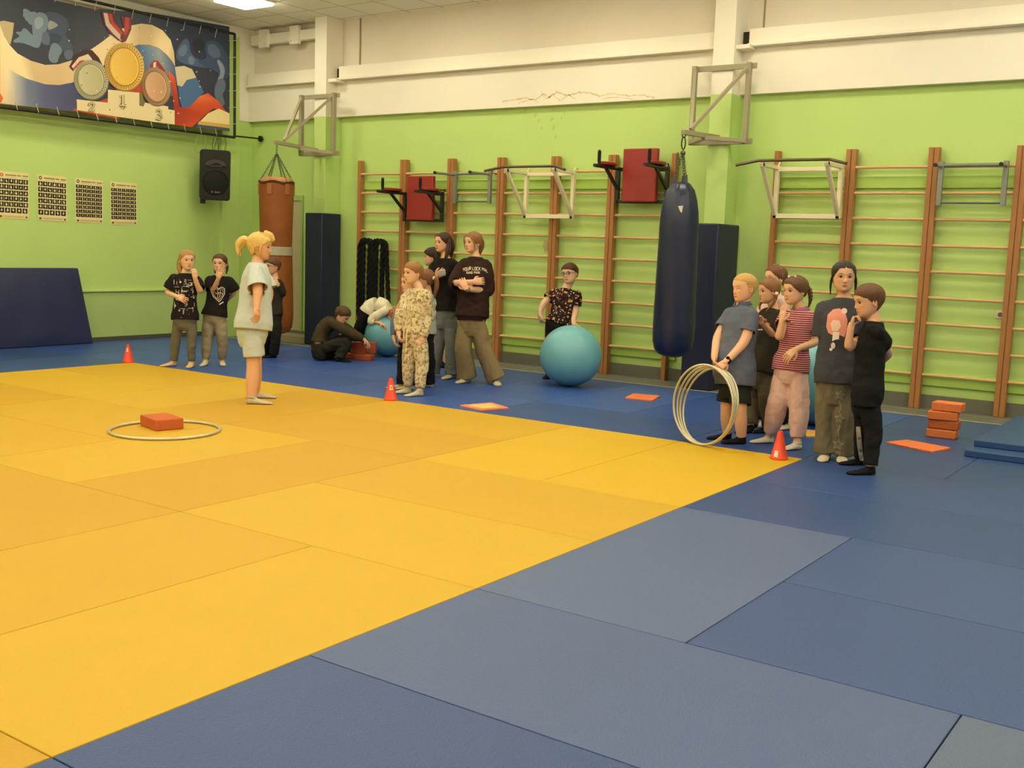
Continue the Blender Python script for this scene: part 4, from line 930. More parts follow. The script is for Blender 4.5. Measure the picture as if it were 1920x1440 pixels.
def ear_mb(mb, fr, s_, skin, cols):
    c0 = len(mb.v)
    for (rx, rz, x0, rad) in ((.052, .085, .345, .020),):
        pts = [fr(s_*(x0+.035*(.5-.5*math.sin(q*1.0+.3))), -.045+rx*math.cos(q)*(-1), -.035+rz*math.sin(q)) for q in [2*math.pi*k/16 for k in range(16)]]
        mb.tube(pts, rad*fr.k, 6, close=True)
    mb.loft([[fr(s_*(xx), -.045+.045*kk*math.cos(q), -.035+.078*kk*math.sin(q)) for q in [2*math.pi*k/12 for k in range(12)]] for xx, kk in ((.32, .8), (.35, 1), (.36, .9), (.352, .3))])
def hand_mb(mb, W, tip, pn, k, curl=.25, thumb=1, spread=.12, fl=1.0, bends=None):
    """palm and five fingers from wrist W toward tip; pn is the way the palm faces; k the hand length"""
    W = np.array(W, float); d = unit(np.array(tip, float)-W); pn = unit(np.array(pn, float)-d*np.dot(pn, d)); s_ = np.cross(d, pn)*thumb   # s_ points to the thumb side
    L_ = k*.52; wd = k*.235; th = k*.085
    rings = []
    for t, a, b in ((-.10, .55, 1.15), (.05, .62, 1.15), (.3, .88, 1.2), (.7, 1.0, 1.0), (.95, .98, .85), (1.02, .9, .6)):
        rings.append([W+d*L_*t+s_*wd*a*math.copysign(abs(math.cos(q))**.75, math.cos(q))+pn*th*b*math.copysign(abs(math.sin(q))**.8, math.sin(q)) for q in [2*math.pi*j/12 for j in range(12)]])
    mb.loft(rings)
    fr_ = k*.046
    for j, (off, ln, bw) in enumerate(((.74, .86, 0), (.26, 1.0, 0), (-.24, .95, 0), (-.72, .74, 0))):
        c_ = curl if bends is None else bends[j]; b0 = W+d*L_*.93+s_*wd*off; dd = unit(d+s_*spread*off); P = [b0-dd*fr_*1.2]; ang = 0; p = b0; seg = k*.48*ln*fl
        for q, fr2 in enumerate((.42, .33, .25)):
            ang += c_*(1.35, 1.5, .9)[q]; v = dd*math.cos(ang)+pn*math.sin(ang); p = p+v*seg*fr2; P.append(p)
        P.insert(1, b0); mb.tube(P, [fr_*.9, fr_*1.0, fr_*1.0, fr_*.92, fr_*.62], 8, up=s_)
    b0 = W+d*L_*.22+s_*wd*.75+pn*th*.3; v1 = unit(d*.75+s_*.75+pn*.35); v2 = unit(d*1.0+s_*.25+pn*(.3+curl)); v3 = unit(d*1.0-s_*.1+pn*(.3+curl))
    P = [W+d*L_*.10+s_*wd*.3, b0, b0+v1*k*.16, b0+v1*k*.16+v2*k*.15, b0+v1*k*.16+v2*k*.15+v3*k*.11]; mb.tube(P, [fr_*1.2, fr_*1.5, fr_*1.25, fr_*1.1, fr_*.7], 8, up=pn)
def foot_mb(mb, heel, a, L_, k=1.0, lift=0.004, top=None, tr=.03):
    d = face_dir(a); l_ = lat_dir(a); heel = np.array((heel[0], heel[1], 0.0)); R = []
    for t, w_, h0 in ((-.02, .10, .30), (.03, .17, .42), (.12, .205, .47), (.25, .20, .46), (.42, .20, .34), (.60, .225, .25), (.76, .235, .20), (.88, .20, .165), (.96, .14, .12), (1.0, .06, .06)):
        hh = h0*L_*.62*k; ww = w_*L_*.82*k; c = heel+d*L_*t; ring = []
        for q in [2*math.pi*j/14 for j in range(14)]:
            x = math.cos(q); z = math.sin(q); zz = lift+hh*(.5+.5*(z if z > 0 else -abs(z)**.45)); wx = ww*math.copysign(abs(x)**.8, x)*(1-.35*max(0, z))
            ring.append(c+l_*wx+UP*zz)
        R.append(ring)
    mb.loft(R)
    A = heel+d*L_*.16+UP*(L_*.22)
    if top is not None: mb.tube([A, A+(top-A)*.5, top], [tr*1.18*k, tr*1.0*k, tr*1.02*k], 14)
    return A
def smooth_path(P, R, n=6):
    P = [np.array(p, float) for p in P]; Q = []; RR = []
    for i in range(len(P)-1):
        for k in range(n):
            t = k/n; p0 = P[max(i-1, 0)]; p1, p2 = P[i], P[i+1]; p3 = P[min(i+2, len(P)-1)]
            Q.append(p1*(1-t)+p2*t if True else None); RR.append(R[i]*(1-t)+R[i+1]*t)
    Q.append(P[-1]); RR.append(R[-1])
    for _ in range(2):
        Q = [Q[0]]+[(Q[i-1]+Q[i]*2+Q[i+1])/4 for i in range(1, len(Q)-1)]+[Q[-1]]
    return Q, RR
TR = [(-.22, .060, .050), (-.14, .090, .070), (0, .094, .072), (.18, .085, .065), (.36, .078, .060), (.58, .086, .065), (.78, .095, .062), (.88, .092, .055), (.94, .078, .047), (.985, .056, .040), (1.03, .038, .036), (1.06, .034, .034)]
PEOPLE = {}
def person(key, label, h, base, th, N, P, H, hth, hh=None, pitch=0, roll=0, arms={}, legs={}, skin=(226, 172, 132), M=None, hair=None, brow=(110, 80, 54), iris=(60, 48, 40), lip=(186, 104, 88), lids=False,
           top=None, pants=None, socks=None, wid=1.0, dep=1.0, eye=1.2, thick=1.0, d0=None):
    d0 = depth(G(*base)) if d0 is None else d0; skin = (skin[0], min(255, skin[1]*1.03), min(255, skin[2]*1.07))
    J = lambda q: DP(q[0], q[1], d0+(q[2] if len(q) > 2 else 0))
    root = thing('person', label, 'person', (G(*base)[0], G(*base)[1], 0)); lat = lat_dir(th); fwd = face_dir(th); hh = hh or .152*h
    Np, Pp, Hp = J(N), J(P), J(H); Mp = J(M) if M else (Np+Pp)/2
    def S(t):
        if t <= 1 and t >= 0: c = 2*Mp-(Np+Pp)/2; return Pp*(1-t)**2+c*2*t*(1-t)+Np*t*t if True else None
        if t < 0: return Pp+(S(0.0)-S(.12))/.12*(-t)*(1 if M is None else .8)
        return Np+(Np-S(.9))/.1*(t-1)*.8
    def ring(t, a, b, n=28, sh=0):
        d = unit(S(t+.04)-S(t-.04)); l_ = unit(lat-d*np.dot(lat, d)); f_ = np.cross(d, l_); f_ = f_ if np.dot(f_, fwd) > 0 or abs(np.dot(f_, fwd)) < .05 else -f_
        return [S(t)+f_*sh+l_*a*math.copysign(abs(math.cos(q))**.85, math.cos(q))+f_*b*math.copysign(abs(math.sin(q))**.9, math.sin(q)) for q in [2*math.pi*k/n for k in range(n)]]
    sw = .090*h*wid; lsl = top and (top.get('sl', .75) > 1); lpn = pants and not pants.get('short'); SH = {s_: S(.875)+lat*s_*sw for s_ in (1, -1)}; HIP = {s_: S(-.05)+lat*s_*.045*h*wid for s_ in (1, -1)}
    # ---- body: one continuous skin
    mb = MB(); mb.loft([ring(t, a*h*wid*.82, b*h*dep*.80) for t, a, b in TR])
    hf = face_dir(hth)*math.cos(math.radians(pitch))-UP*math.sin(math.radians(pitch)); fr = Frame(Hp, hf, UP*math.cos(math.radians(roll))+np.cross(hf, UP)*math.sin(math.radians(roll)), hh)
    nr = .185*hh*thick; mb.tube([S(.90), S(1.03), fr(0, -.10, -.30), fr(0, -.07, -.12)], [nr*1.25, nr*1.12, nr, nr*.95], 16)
    AR = {}
    for s_, A in arms.items():
        E, Wp = J(A['e']), J(A['w']); ar = thick*h
        wd_ = unit(J(A['t'])-Wp) if 't' in A else unit(Wp-E); Q, RR = smooth_path([SH[s_], E, Wp-unit(Wp-E)*.02*h, Wp+wd_*.028*h], [.027*ar, (.022 if A.get('sl', top.get('sl', .75) if top else 0) > 1.5 else .0265)*ar, .0175*ar, .0165*h], 5); RR = [r*(1+.10*math.sin(math.pi*min(1, max(0, (i/len(Q)-.5)*2.2)))) for i, r in enumerate(RR)]
        mb.tube(Q, RR, 14); mb.ball(SH[s_]-lat*s_*.01, .026*h, 12, 8); AR[s_] = (E, Wp)
    LG = {}
    for s_, A in legs.items():
        K = J(A['k']); heel = G(*A['h']) if len(A['h']) == 2 else DP(A['h'][0], A['h'][1], d0+A['h'][2]); FL = .150*h
        hp = np.array((heel[0], heel[1], 0 if len(A['h']) == 2 else heel[2]))
        ank = foot_mb(mb, hp, A['a'], FL, .74 if socks else .9, top=None); lk = thick*h*(.74 if lpn else .92)
        Q, RR = smooth_path([HIP[s_], K, ank], [.044*lk, .036*lk, .0235*thick*h]); RR = [r*(1+.16*math.sin(math.pi*min(1, max(0, (i/len(Q)-.52)*2.6)))) for i, r in enumerate(RR)]
        mb.tube(Q, RR, 16); LG[s_] = (K, ank, hp, A['a'], FL)
    V, F = remesh(mb, .0075, 4)
    skl = np.array(lin(skin)); col = [tuple(skl)]*len(V); V = list(V); F = list(F)
    hc = head_colours(skin, brow, iris, lip, eye, lids).reshape(-1, 3); HP = fr.arr(_HX, _HY, _HZ).reshape(-1, 3); o = len(V)
    V += list(HP); col += [tuple(c) for c in hc]; F += [tuple(i+o for i in f) for f in grid_faces(*_HX.shape)]
    ex = MB()
    for s_ in (1, -1): ear_mb(ex, fr, s_, skin, None)
    n_ear = len(ex.v)
    for s_, A in arms.items():
        if 't' not in A: continue
        E, Wp = AR[s_]; hand_mb(ex, Wp, J(A['t']), A.get('pn', cv(0, 0, 1)), .108*h*A.get('hs', 1), A.get('c', .25), A.get('th', 1), A.get('sp', .12), bends=A.get('b'))
    o = len(V); V += [np.array(p) for p in ex.v]; F += [tuple(i+o for i in f) for f in ex.f]; col += [tuple(skl*np.array((1, .90, .88)))]*n_ear+[tuple(skl*np.array((1.0, .96, .95)))]*(len(ex.v)-n_ear)
    sm = mat('skin', (220, 170, 130), .5, .35, attr='Col'); mesh_from(np.array(V), F, 'body', sm, root, col=col)
    out = {'root': root, 'fr': fr, 'S': S, 'SH': SH, 'AR': AR, 'LG': LG, 'h': h, 'ring': ring, 'J': J, 'lat': lat, 'fwd': fwd}
    # ---- garments
    pr0 = (min(pants['r'][0], .052)*h, pants.get('loose', .008)) if pants else (0, 0)
    if top:
        lo, hem = top.get('loose', .012), top.get('hem', -.15); mb = MB(); hf_ = top.get('flare', 1.0); R = []; bel = top.get('belly', 0)
        ts = [t for t in np.linspace(hem, .86, 9)]+[.93, .968, .99]
        tt = [q[0] for q in TR]
        for t in ts:
            a = np.interp(t, tt, [q[1] for q in TR])*h*wid; b = np.interp(t, tt, [q[2] for q in TR])*h*dep
            k_ = 1 if t < .85 else .4; fl = 1+(hf_-1)*max(0, (.75-t)/(.75-hem)); minr = top.get('box', .080)*h*wid
            a = max(a, minr if t < .85 else 0)
            if t < .12 and pants: a = max(a, .045*h*wid+pr0[0]+pr0[1]+.008-lo); b = max(b, pr0[0]+pr0[1]+.006-lo)
            if t > .95: a, b = (.062*h, .046*h) if t < .98 else (top.get('neck', .042)*h, top.get('neck', .042)*h*.95)
            R.append(ring(t, (a+lo*k_)*fl, (b+lo*k_)*fl*(1+bel*math.exp(-((t-.2)/.3)**2)*.5), sh=bel*.05*math.exp(-((t-.25)/.3)**2)))
        if top.get('rib'): R = [ring(hem-.07, (np.interp(hem, tt, [q[1] for q in TR])*h*wid+lo)*hf_*.88, (np.interp(hem, tt, [q[2] for q in TR])*h*dep+lo)*hf_*.88), ring(hem-.02, (np.interp(hem, tt, [q[1] for q in TR])*h*wid+lo)*hf_*.90, (np.interp(hem, tt, [q[2] for q in TR])*h*dep+lo)*hf_*.90)]+R
        mb.loft(R); c0 = np.mean(R[0], axis=0); cuts = [(c0, -(S(hem+.05)-S(hem)), .35*h), (np.mean(R[-1], axis=0), S(1.0)-S(.9), top.get('neck', .042)*h*.98)]
        for s_, (E, Wp) in AR.items():
            sl = (arms[s_].get('sl', top.get('sl', .75))); pth = [SH[s_]-lat*s_*.03*h, SH[s_]]; rs = [.032*h+lo*.3, .037*h+lo*.45]; ro = top.get('sr', .038)*h
            if sl <= 1: e_ = SH[s_]+(E-SH[s_])*sl; pth += [SH[s_]+(E-SH[s_])*sl*.5, e_]; rs += [ro+lo*.6, ro*top.get('sf', 1.0)+lo*.9]; nn = E-SH[s_]
            else:
                e_ = E+(Wp-E)*(sl-1); pth += [(SH[s_]+E)/2, E, (E+e_)/2, e_]; rs += [ro+lo*.5, ro*.9+lo*.4, ro*.82+lo*.35, ro*.62+lo*.2]; nn = Wp-E
            Q, RR = smooth_path(pth, rs, 4); mb.tube(Q, RR, 18); cuts.append((e_, nn, rs[-1]))
        V, F = remesh(mb, .0075, top.get('smooth', 3), top.get('wr', .013), top.get('fq', (7, 7, 5)), len(PEOPLE)*3.1, cuts)
        o = mesh_from(V, F, top.get('name', 'shirt'), top['m'], root, solid=.003); out['top'] = o; out['topVF'] = (V, F)
        if top.get('collar'):
            cc = MB(); rg = ring(.99, top.get('neck', .042)*h+.001, top.get('neck', .042)*h*.95+.001, 24); cc.tube(rg, top.get('cr', .005), 6, close=True); cc.build('collar', top['collar'], root)
        if top.get('polo'):
            cc = MB(); nk = top.get('neck', .042)*h; up_ = unit(S(1.0)-S(.9)); l_ = lat; f_ = fwd; A1 = []
            for dz, kr in ((.004, 1.02), (.030, .95), (.034, 1.02), (.004, 1.34), (.0, 1.34), (.006, 1.1)):
                A1.append([S(1.0)+up_*(dz-.018*max(0, math.cos(q))*(1 if dz < .02 else .6))+f_*math.cos(q)*nk*kr*(1.1 if dz < 0 else 1)+l_*math.sin(q)*nk*kr for q in [math.radians(14+332*k/26) for k in range(27)]])
            n = 27; cc.add([p for r_ in A1 for p in r_], [(i*n+j, i*n+j+1, ((i+1) % 6)*n+j+1, ((i+1) % 6)*n+j) for i in range(6) for j in range(n-1)]+[tuple(i*n for i in range(6)), tuple(i*n+n-1 for i in range(6))[::-1]]); cc.build('collar', top['polo'], root)
    if pants:
        pants['r'] = tuple([min(pants['r'][0], .052), min(pants['r'][1], .056)])+tuple(pants['r'][2:]); mb = MB(); lo = pants.get('loose', .008); wt = pants.get('waist', max(.04, (top or {}).get('hem', -.15)+.10)); R = []
        for t in (-.36, -.28, -.14, -.04, .05, wt):
            a = np.interp(t, [q[0] for q in TR], [q[1] for q in TR])*h*wid; b = np.interp(t, [q[0] for q in TR], [q[2] for q in TR])*h*dep; q_ = 1 if t > -.3 else .8; R.append(ring(t, (a+lo)*q_*(1.12 if t < -.2 else 1), (b+lo)*q_*(1.18 if t < -.2 else 1)))
        mb.loft(R); cuts = []; pr = pants['r']; endf = pants.get('end', .93)
        for s_, (K, ank, hp, fa, FL) in LG.items():
            hj = HIP[s_]; pth = [hj, (hj+K)/2, K, (K+ank)/2, K+(ank-K)*endf]; rs = [r*h for r in pr]
            if pants.get('short'): sp = pants['short']; e_ = hj+(K-hj)*sp if sp <= 1 else K+(ank-K)*(sp-1); pth = [hj, (hj+e_)/2, e_] if sp <= 1 else [hj, (hj+K)/2, K, e_]; rs = rs[:len(pth)]
            Q, RR = smooth_path(pth, rs, 5); mb.tube(Q, RR, 20); cuts.append((pth[-1], np.array(pth[-1])-np.array(pth[-2]), rs[-1]))
        V, F = remesh(mb, .008, pants.get('smooth', 3), pants.get('wr', .009), pants.get('fq', (8, 8, 9)), len(PEOPLE)*5.7, cuts)
        V[:, 2] = np.maximum(V[:, 2], .006)
        mesh_from(V, F, pants.get('name', 'trousers'), pants['m'], root, solid=.003); out['panVF'] = (V, F)
    if socks:
        for s_, (K, ank, hp, fa, FL) in LG.items():
            mb = MB(); tp = ank+(K-ank)*socks.get('up', .12)+UP*.0; foot_mb(mb, hp, fa, FL, 1.0, lift=.0015, top=tp, tr=.0232*h*thick)
            V, F = remesh(mb, .006, 3, .0012, (30, 30, 30), 1.0); V[:, 2] = np.maximum(V[:, 2], .0015 if abs(hp[2]) < .01 else -9); mesh_from(V, F, 'sock', socks['m'], root)
    if hair: out['hair'] = hair_cap(fr, hair['c'], root, hair)
    PEOPLE[key] = out
    return out
def hairpiece(o, name, c, pts, radii, **k):
    lock([o['fr'](*p) for p in pts], [r*o['fr'].k for r in radii], **k).build(name, hair_mat(c), o['root'], angle=80)
def add(o, name, mb, m, **k): return mb.build(name, m, o['root'], **k)
def decal(o, which, polys, name, step=.0022, maxpx=5):
    """print lying on a garment's surface, found by looking from the front"""
    V, F = o[which+'VF']; bv = BVHTree.FromPolygons([tuple(v) for v in V], F); mb = MB(); mb.c = []; k = 0
    for pts, col in polys:
        k += 1
        if len(pts) < 3: continue
        tr = tessellate_polygon([[Vector((u, v, 0)) for u, v in pts]]); tris = [[np.array(pts[i], float) for i in t] for t in tr]; out = []
        while tris:
            t = tris.pop(); L_ = [np.linalg.norm(t[i]-t[(i+1) % 3]) for i in range(3)]; i = int(np.argmax(L_))
            if L_[i] > maxpx: m_ = (t[i]+t[(i+1) % 3])/2; tris += [[t[i], m_, t[(i+2) % 3]], [m_, t[(i+1) % 3], t[(i+2) % 3]]]
            else: out.append(t)
        seen = {}
        for t in out:
            P = []
            for q in t:
                key = (round(q[0], 3), round(q[1], 3))
                if key not in seen:
                    d = unit(ray(q[0], q[1])); hit = bv.ray_cast(Vector(CAM), Vector(d)); seen[key] = None
                    if hit[0] is not None: seen[key] = len(mb.v); mb.v.append(tuple(np.array(hit[0])-d*(step+.0003*min(k, 12)))); mb.c.append(lin(col))
                P.append(seen[key])
            if None not in P and len(set(P)) == 3: mb.f.append(tuple(P)); mb.m.append(0)
    if mb.f: return mb.build(name, PRT, o['root'], smooth=True, angle=80)
def circ(c, r, n=12, r2=None): return [(c[0]+r*math.cos(2*math.pi*k/n), c[1]+(r2 or r)*math.sin(2*math.pi*k/n)) for k in range(n)]
def lnp(pts, w_):
    pts = [np.array(p, float) for p in pts]; A_, B_ = [], []
    for i, p in enumerate(pts):
        d = pts[min(i+1, len(pts)-1)]-pts[max(i-1, 0)]; d = d/(np.linalg.norm(d)+1e-9); n_ = np.array((-d[1], d[0]))*w_/2; A_.append(tuple(p+n_)); B_.append(tuple(p-n_))
    return A_+B_[::-1]
def lns(pts, w_, col): return [(lnp([a, b], w_), col) for a, b in zip(pts, pts[1:])]
def glasses(o, col=(40, 36, 32)):
    fr = o['fr']; mb = MB()
    for s_ in (1, -1):
        mb.tube([fr(s_*.155+.10*math.cos(q), .435-.03*abs(s_*.155+.10*math.cos(q))/.25, .0+.075*math.sin(q)) for q in [2*math.pi*k/18 for k in range(18)]], .010*fr.k*1.2, 6, close=True)
        mb.tube([fr(s_*.255, .415, .02), fr(s_*.35, .25, .02), fr(s_*.365, -.04, .01), fr(s_*.36, -.10, -.05)], .010*fr.k, 6)
    mb.tube([fr(-.055, .43, .01), fr(0, .455, .02), fr(.055, .43, .01)], .010*fr.k, 6)
    add(o, 'glasses', mb, mat('glasses_frame', col, .35, .5))
def cloth(name, col, **k):
    k.setdefault('nvar', .07); k.setdefault('nscale', 14); k.setdefault('bump', .8); k.setdefault('bscale', 20); return mat(name, col, .85, .15, **k)
def pattern(name, base, cols, scale, thr=.55, kind='noise', rough=.85, stretch=None):
    if name in _M: return _M[name]
    m = mat(name, base, rough, .15, nvar=0, bump=.4, bscale=22); N = m.node_tree.nodes; L = m.node_tree.links; b = N['Principled BSDF']
    tc = N.new('ShaderNodeTexCoord'); src = tc.outputs['Object']; cur = None
    if stretch: mp = N.new('ShaderNodeMapping'); mp.inputs['Scale'].default_value = stretch; L.new(src, mp.inputs[0]); src = mp.outputs[0]
    prev = N.new('ShaderNodeRGB'); prev.outputs[0].default_value = (*lin(base), 1); prev = prev.outputs[0]
    for i, (c, t) in enumerate(cols):
        if kind == 'stripe':
            sp = N.new('ShaderNodeSeparateXYZ'); L.new(src, sp.inputs[0]); mt = N.new('ShaderNodeMath'); mt.operation = 'MULTIPLY'; mt.inputs[1].default_value = scale; L.new(sp.outputs[2], mt.inputs[0])
            fr_ = N.new('ShaderNodeMath'); fr_.operation = 'FRACT'; L.new(mt.outputs[0], fr_.inputs[0]); v = fr_.outputs[0]
        elif kind == 'voronoi':
            vn = N.new('ShaderNodeTexVoronoi'); vn.inputs['Scale'].default_value = scale*(1+.35*i); mp = N.new('ShaderNodeMapping'); mp.inputs['Location'].default_value = (i*3.3, i*1.7, i*.9); L.new(src, mp.inputs[0]); L.new(mp.outputs[0], vn.inputs['Vector'])
            sb = N.new('ShaderNodeMath'); sb.operation = 'SUBTRACT'; sb.inputs[0].default_value = 1; L.new(vn.outputs['Distance'], sb.inputs[1]); v = sb.outputs[0]
        else:
            nn = N.new('ShaderNodeTexNoise'); nn.inputs['Scale'].default_value = scale; nn.inputs['Detail'].default_value = 3; mp = N.new('ShaderNodeMapping'); mp.inputs['Location'].default_value = (i*3.3, i*1.7, i*.9); L.new(src, mp.inputs[0]); L.new(mp.outputs[0], nn.inputs['Vector']); v = nn.outputs[0]
        gt = N.new('ShaderNodeMath'); gt.operation = 'GREATER_THAN'; gt.inputs[1].default_value = t; L.new(v, gt.inputs[0])
        mx = N.new('ShaderNodeMix'); mx.data_type = 'RGBA'; L.new(gt.outputs[0], mx.inputs[0]); L.new(prev, mx.inputs[6]); mx.inputs[7].default_value = (*lin(c), 1); prev = mx.outputs[2]
    L.new(prev, b.inputs['Base Color']); return m
SB = cloth('sock_black', (26, 26, 26)); SW = cloth('sock_white', (214, 208, 190)); SG = cloth('sock_beige', (190, 176, 144)); BLKC = cloth('cloth_black', (26, 25, 25)); NKB = cloth('cotton_black', (30, 28, 28))
# ------------------------------------------------ right-hand group
o = person('hoop', 'boy in a grey-blue polo shirt and black shorts holding metal hoops', 1.35, (1385, 832), 62, (1392, 572), (1381, 702), (1395, 540, -.02), 66, hh=.222, pitch=3,
    arms={1: dict(e=(1397, 641, -.15), w=(1362, 678, -.20), t=(1342, 694, -.24), pn=cv(-.3, -.6, -.5), c=.55, th=1), -1: dict(e=(1345, 634, .05), w=(1339, 668, -.1), t=(1340, 690, -.16), pn=cv(.6, -.2, .3), c=.5, th=-1)},
    legs={1: dict(k=(1388, 765, -.09), h=(1397, 832), a=82), -1: dict(k=(1362, 760, .07), h=(1370, 824), a=84)}, skin=(234, 178, 136), brow=(190, 150, 100), iris=(90, 110, 120), thick=1.12, wid=1.06, dep=1.22, lids=True,
    hair=dict(c=(206, 164, 98), front=.28, temple=.22, ear=.02, nape=-.28, th=.024, lump=.006, fade=.25),
    top=dict(m=cloth('polo_grey', (98, 104, 122)), loose=.015, hem=-.16, flare=1.08, sl=.62, belly=.55, polo=cloth('polo_collar', (86, 92, 110))),
    pants=dict(m=cloth('shorts_black', (38, 40, 36)), r=(.068, .068, .064, .062, .06), short=.90, loose=.010, name='shorts'), socks=dict(m=SB, up=.24))
E_, W_p = o['AR'][1]; dW = unit(W_p-E_); mb = MB(); mb.tube([W_p-dW*.028, W_p+dW*.012], [.0285, .0265], 16); mb.ball(W_p-dW*.008+cv(.1, .8, .6)*.026, (.016, .016, .016), 12, 8); add(o, 'watch', mb, BLKC)
for k_, (du, rr) in enumerate(((0, .315), (4, .312), (7, .318), (11, .31))):
    T_ = DP(1331+du*1.3, 686+du*.4, depth(G(1385, 832))-.22+.03*k_); B_ = G(1304+du*1.1, 831+k_*.6, .012); c_ = (T_+B_)/2; ax_ = unit(T_-B_); sd = unit(cv(.56-.03*k_, .0, .74)); sd = unit(sd-ax_*np.dot(sd, ax_)); R_ = np.linalg.norm(T_-B_)/2
    mb = MB().tube([c_+ax_*R_*math.cos(t)+sd*R_*math.sin(t) for t in [2*math.pi*k/72 for k in range(72)]], .0098, 10, close=True)
    zmin = min(v[2] for v in mb.v)
    if zmin < .001: mb.v = [(a, b, c-zmin+.0012) for a, b, c in mb.v]
    tag(mb.build('hoop', HM, angle=80), 'metal hoop held upright by the boy in the polo shirt, %s' % ['leftmost', 'second from the left', 'third from the left', 'rightmost'][k_], 'hoop', 'hoops held by the boy in the polo shirt')
o = person('pig', 'girl in a black tee with braids, between the hoop boy and the striped girl', 1.32, (1425, 812), 72, (1450, 578), (1428, 690), (1441, 546), 74, hh=.208, pitch=2,
    arms={1: dict(e=(1452, 630, -.12), w=(1432, 608, -.22), t=(1420, 592, -.26), pn=cv(-.5, .3, .5), c=.35, th=1), -1: dict(e=(1420, 628, .10), w=(1428, 606, .0))},
    legs={1: dict(k=(1438, 748, -.06), h=(1448, 811), a=70), -1: dict(k=(1414, 748, .08), h=(1411, 811), a=60)}, skin=(220, 164, 122), brow=(96, 66, 42), iris=(40, 30, 24),
    hair=dict(c=(112, 84, 56), front=.26, temple=.08, ear=-.03, nape=-.22, th=.042, lump=.012),
    top=dict(m=cloth('tee_washed_black', (46, 42, 34)), loose=.022, hem=-.08, flare=1.08, sl=.8, sr=.042, box=.10), pants=dict(m=cloth('trousers_olive', (84, 76, 58)), r=(.064, .060, .054, .050, .046), loose=.012), socks=dict(m=SB))
hairpiece(o, 'braid', (104, 76, 50), [(-.34, -.16, -.10), (-.37, -.10, -.32), (-.37, .06, -.55), (-.30, .24, -.78)], [.07, .06, .055, .03], braid=.5)
hairpiece(o, 'braid', (98, 72, 48), [(.30, -.18, -.12), (.34, .0, -.35), (.30, .2, -.55), (.2, .26, -.76)], [.06, .06, .05, .03], braid=.5)
mb = MB().ball(o['fr'](-.37, -.15, -.08), .017, 12, 8); add(o, 'hair_tie', mb, mat('tie_cream', (236, 226, 200), .7))
decal(o, 'top', [([(1425, 607), (1440, 604), (1445, 609), (1432, 612)], (190, 96, 76)), ([(1417, 617), (1430, 617), (1430, 619), (1417, 619)], (190, 180, 150))], 'print')
o = person('pinkback', 'girl in a pink top with a headband behind the braided girl', 1.42, (1432, 804), 70, (1455, 552), (1438, 668), (1453, 522), 68, hh=.212,
    arms={-1: dict(e=(1424, 612, .06), w=(1426, 650, .0), t=(1424, 668, .0)), 1: dict(e=(1464, 616, -.08), w=(1462, 652, -.1))},
    legs={1: dict(k=(1450, 735, -.04), h=(1482, 805), a=60), -1: dict(k=(1436, 735, .06), h=(1441, 802), a=78)}, skin=(226, 176, 138), brow=(96, 66, 42), iris=(40, 30, 24),
    hair=dict(c=(92, 64, 40), front=.30, temple=.10, ear=-.02, nape=-.30, th=.05), top=dict(m=cloth('top_pink', (226, 190, 180)), loose=.014, hem=-.1, sl=.8), pants=dict(m=BLKC, r=(.062, .056, .048, .044, .042)), socks=dict(m=SW))
hairpiece(o, 'braid', (92, 64, 40), [(.20, -.36, -.10), (.24, -.34, -.4), (.22, -.2, -.75)], [.09, .07, .04], braid=.5)
f_ = o['fr']; mb = MB().tube([f_(.40*math.cos(q), -.06-.03*math.sin(q), .06+.50*math.sin(q)) for q in [math.pi*k/18 for k in range(19)]], .006, 6); add(o, 'headband', mb, mat('band_grey', (120, 110, 100), .5))
STR = pattern('tee_stripes', (134, 44, 66), [((226, 176, 172), .62)], 62, kind='stripe')
o = person('striped', 'girl in a pink and maroon striped polo and pale pink trousers', 1.36, (1480, 840), 48, (1500, 582), (1484, 684), (1490, 545, -.02), 62, hh=.218, pitch=2,
    arms={-1: dict(e=(1460, 636, -.14), w=(1467, 603, -.2), t=(1469, 566, -.2), pn=cv(.8, .1, -.4), c=.12, th=-1, sp=.05), 1: dict(e=(1535, 640, -.04), w=(1492, 655, -.19), t=(1468, 675, -.21), pn=cv(-.2, -.6, -.5), c=.3, th=1)},
    legs={1: dict(k=(1499, 752, -.05), h=(1500, 842), a=62, ), -1: dict(k=(1460, 750, .03), h=(1449, 830), a=75)}, skin=(228, 176, 134), brow=(70, 48, 34), iris=(50, 36, 28),
    hair=dict(c=(84, 64, 46), front=.25, temple=.02, ear=-.06, nape=-.26, th=.05, lump=.02),
    top=dict(m=STR, loose=.012, hem=-.13, flare=1.02, sl=.42, sr=.040, sf=1.05, wr=.007, polo=cloth('collar_mauve', (168, 104, 130))), pants=dict(m=cloth('joggers_pink', (222, 184, 174)), r=(.066, .063, .060, .056, .040), loose=.010, wr=.007, end=.86), socks=dict(m=cloth('sock_striped', (216, 206, 186), nvar=.15, nscale=40, stretch=(1, 1, 6))))
for x0, y0 in ((.14, -.42), (-.16, -.40)): hairpiece(o, 'braid', (70, 52, 38), [(x0, y0+.08, .22), (x0*1.6, y0-.06, .0), (x0*2.0, y0-.06, -.3), (x0*1.9, y0+.0, -.58)], [.09, .09, .075, .03], braid=.55)
f_ = o['fr']; mb = MB().tube([f_(.06+.34*math.cos(q), .10-.02*math.sin(q), .06+.47*math.sin(q)) for q in [math.pi*(k/18) for k in range(2, 15)]], .0045, 6); add(o, 'hair_band', mb, mat('band_pink', (206, 160, 140), .5))
mb = MB().ball(f_(.16, .16, .49), .008, 8, 6).ball(f_(-.12, .10, .51), .008, 8, 6); add(o, 'hair_clips', mb, mat('clip_white', (235, 230, 220), .4))
mb = MB().tube([DP(1487, 597, depth(o['S'](.9))-.115), DP(1484, 625, depth(o['S'](.7))-.125)], .004, 6)
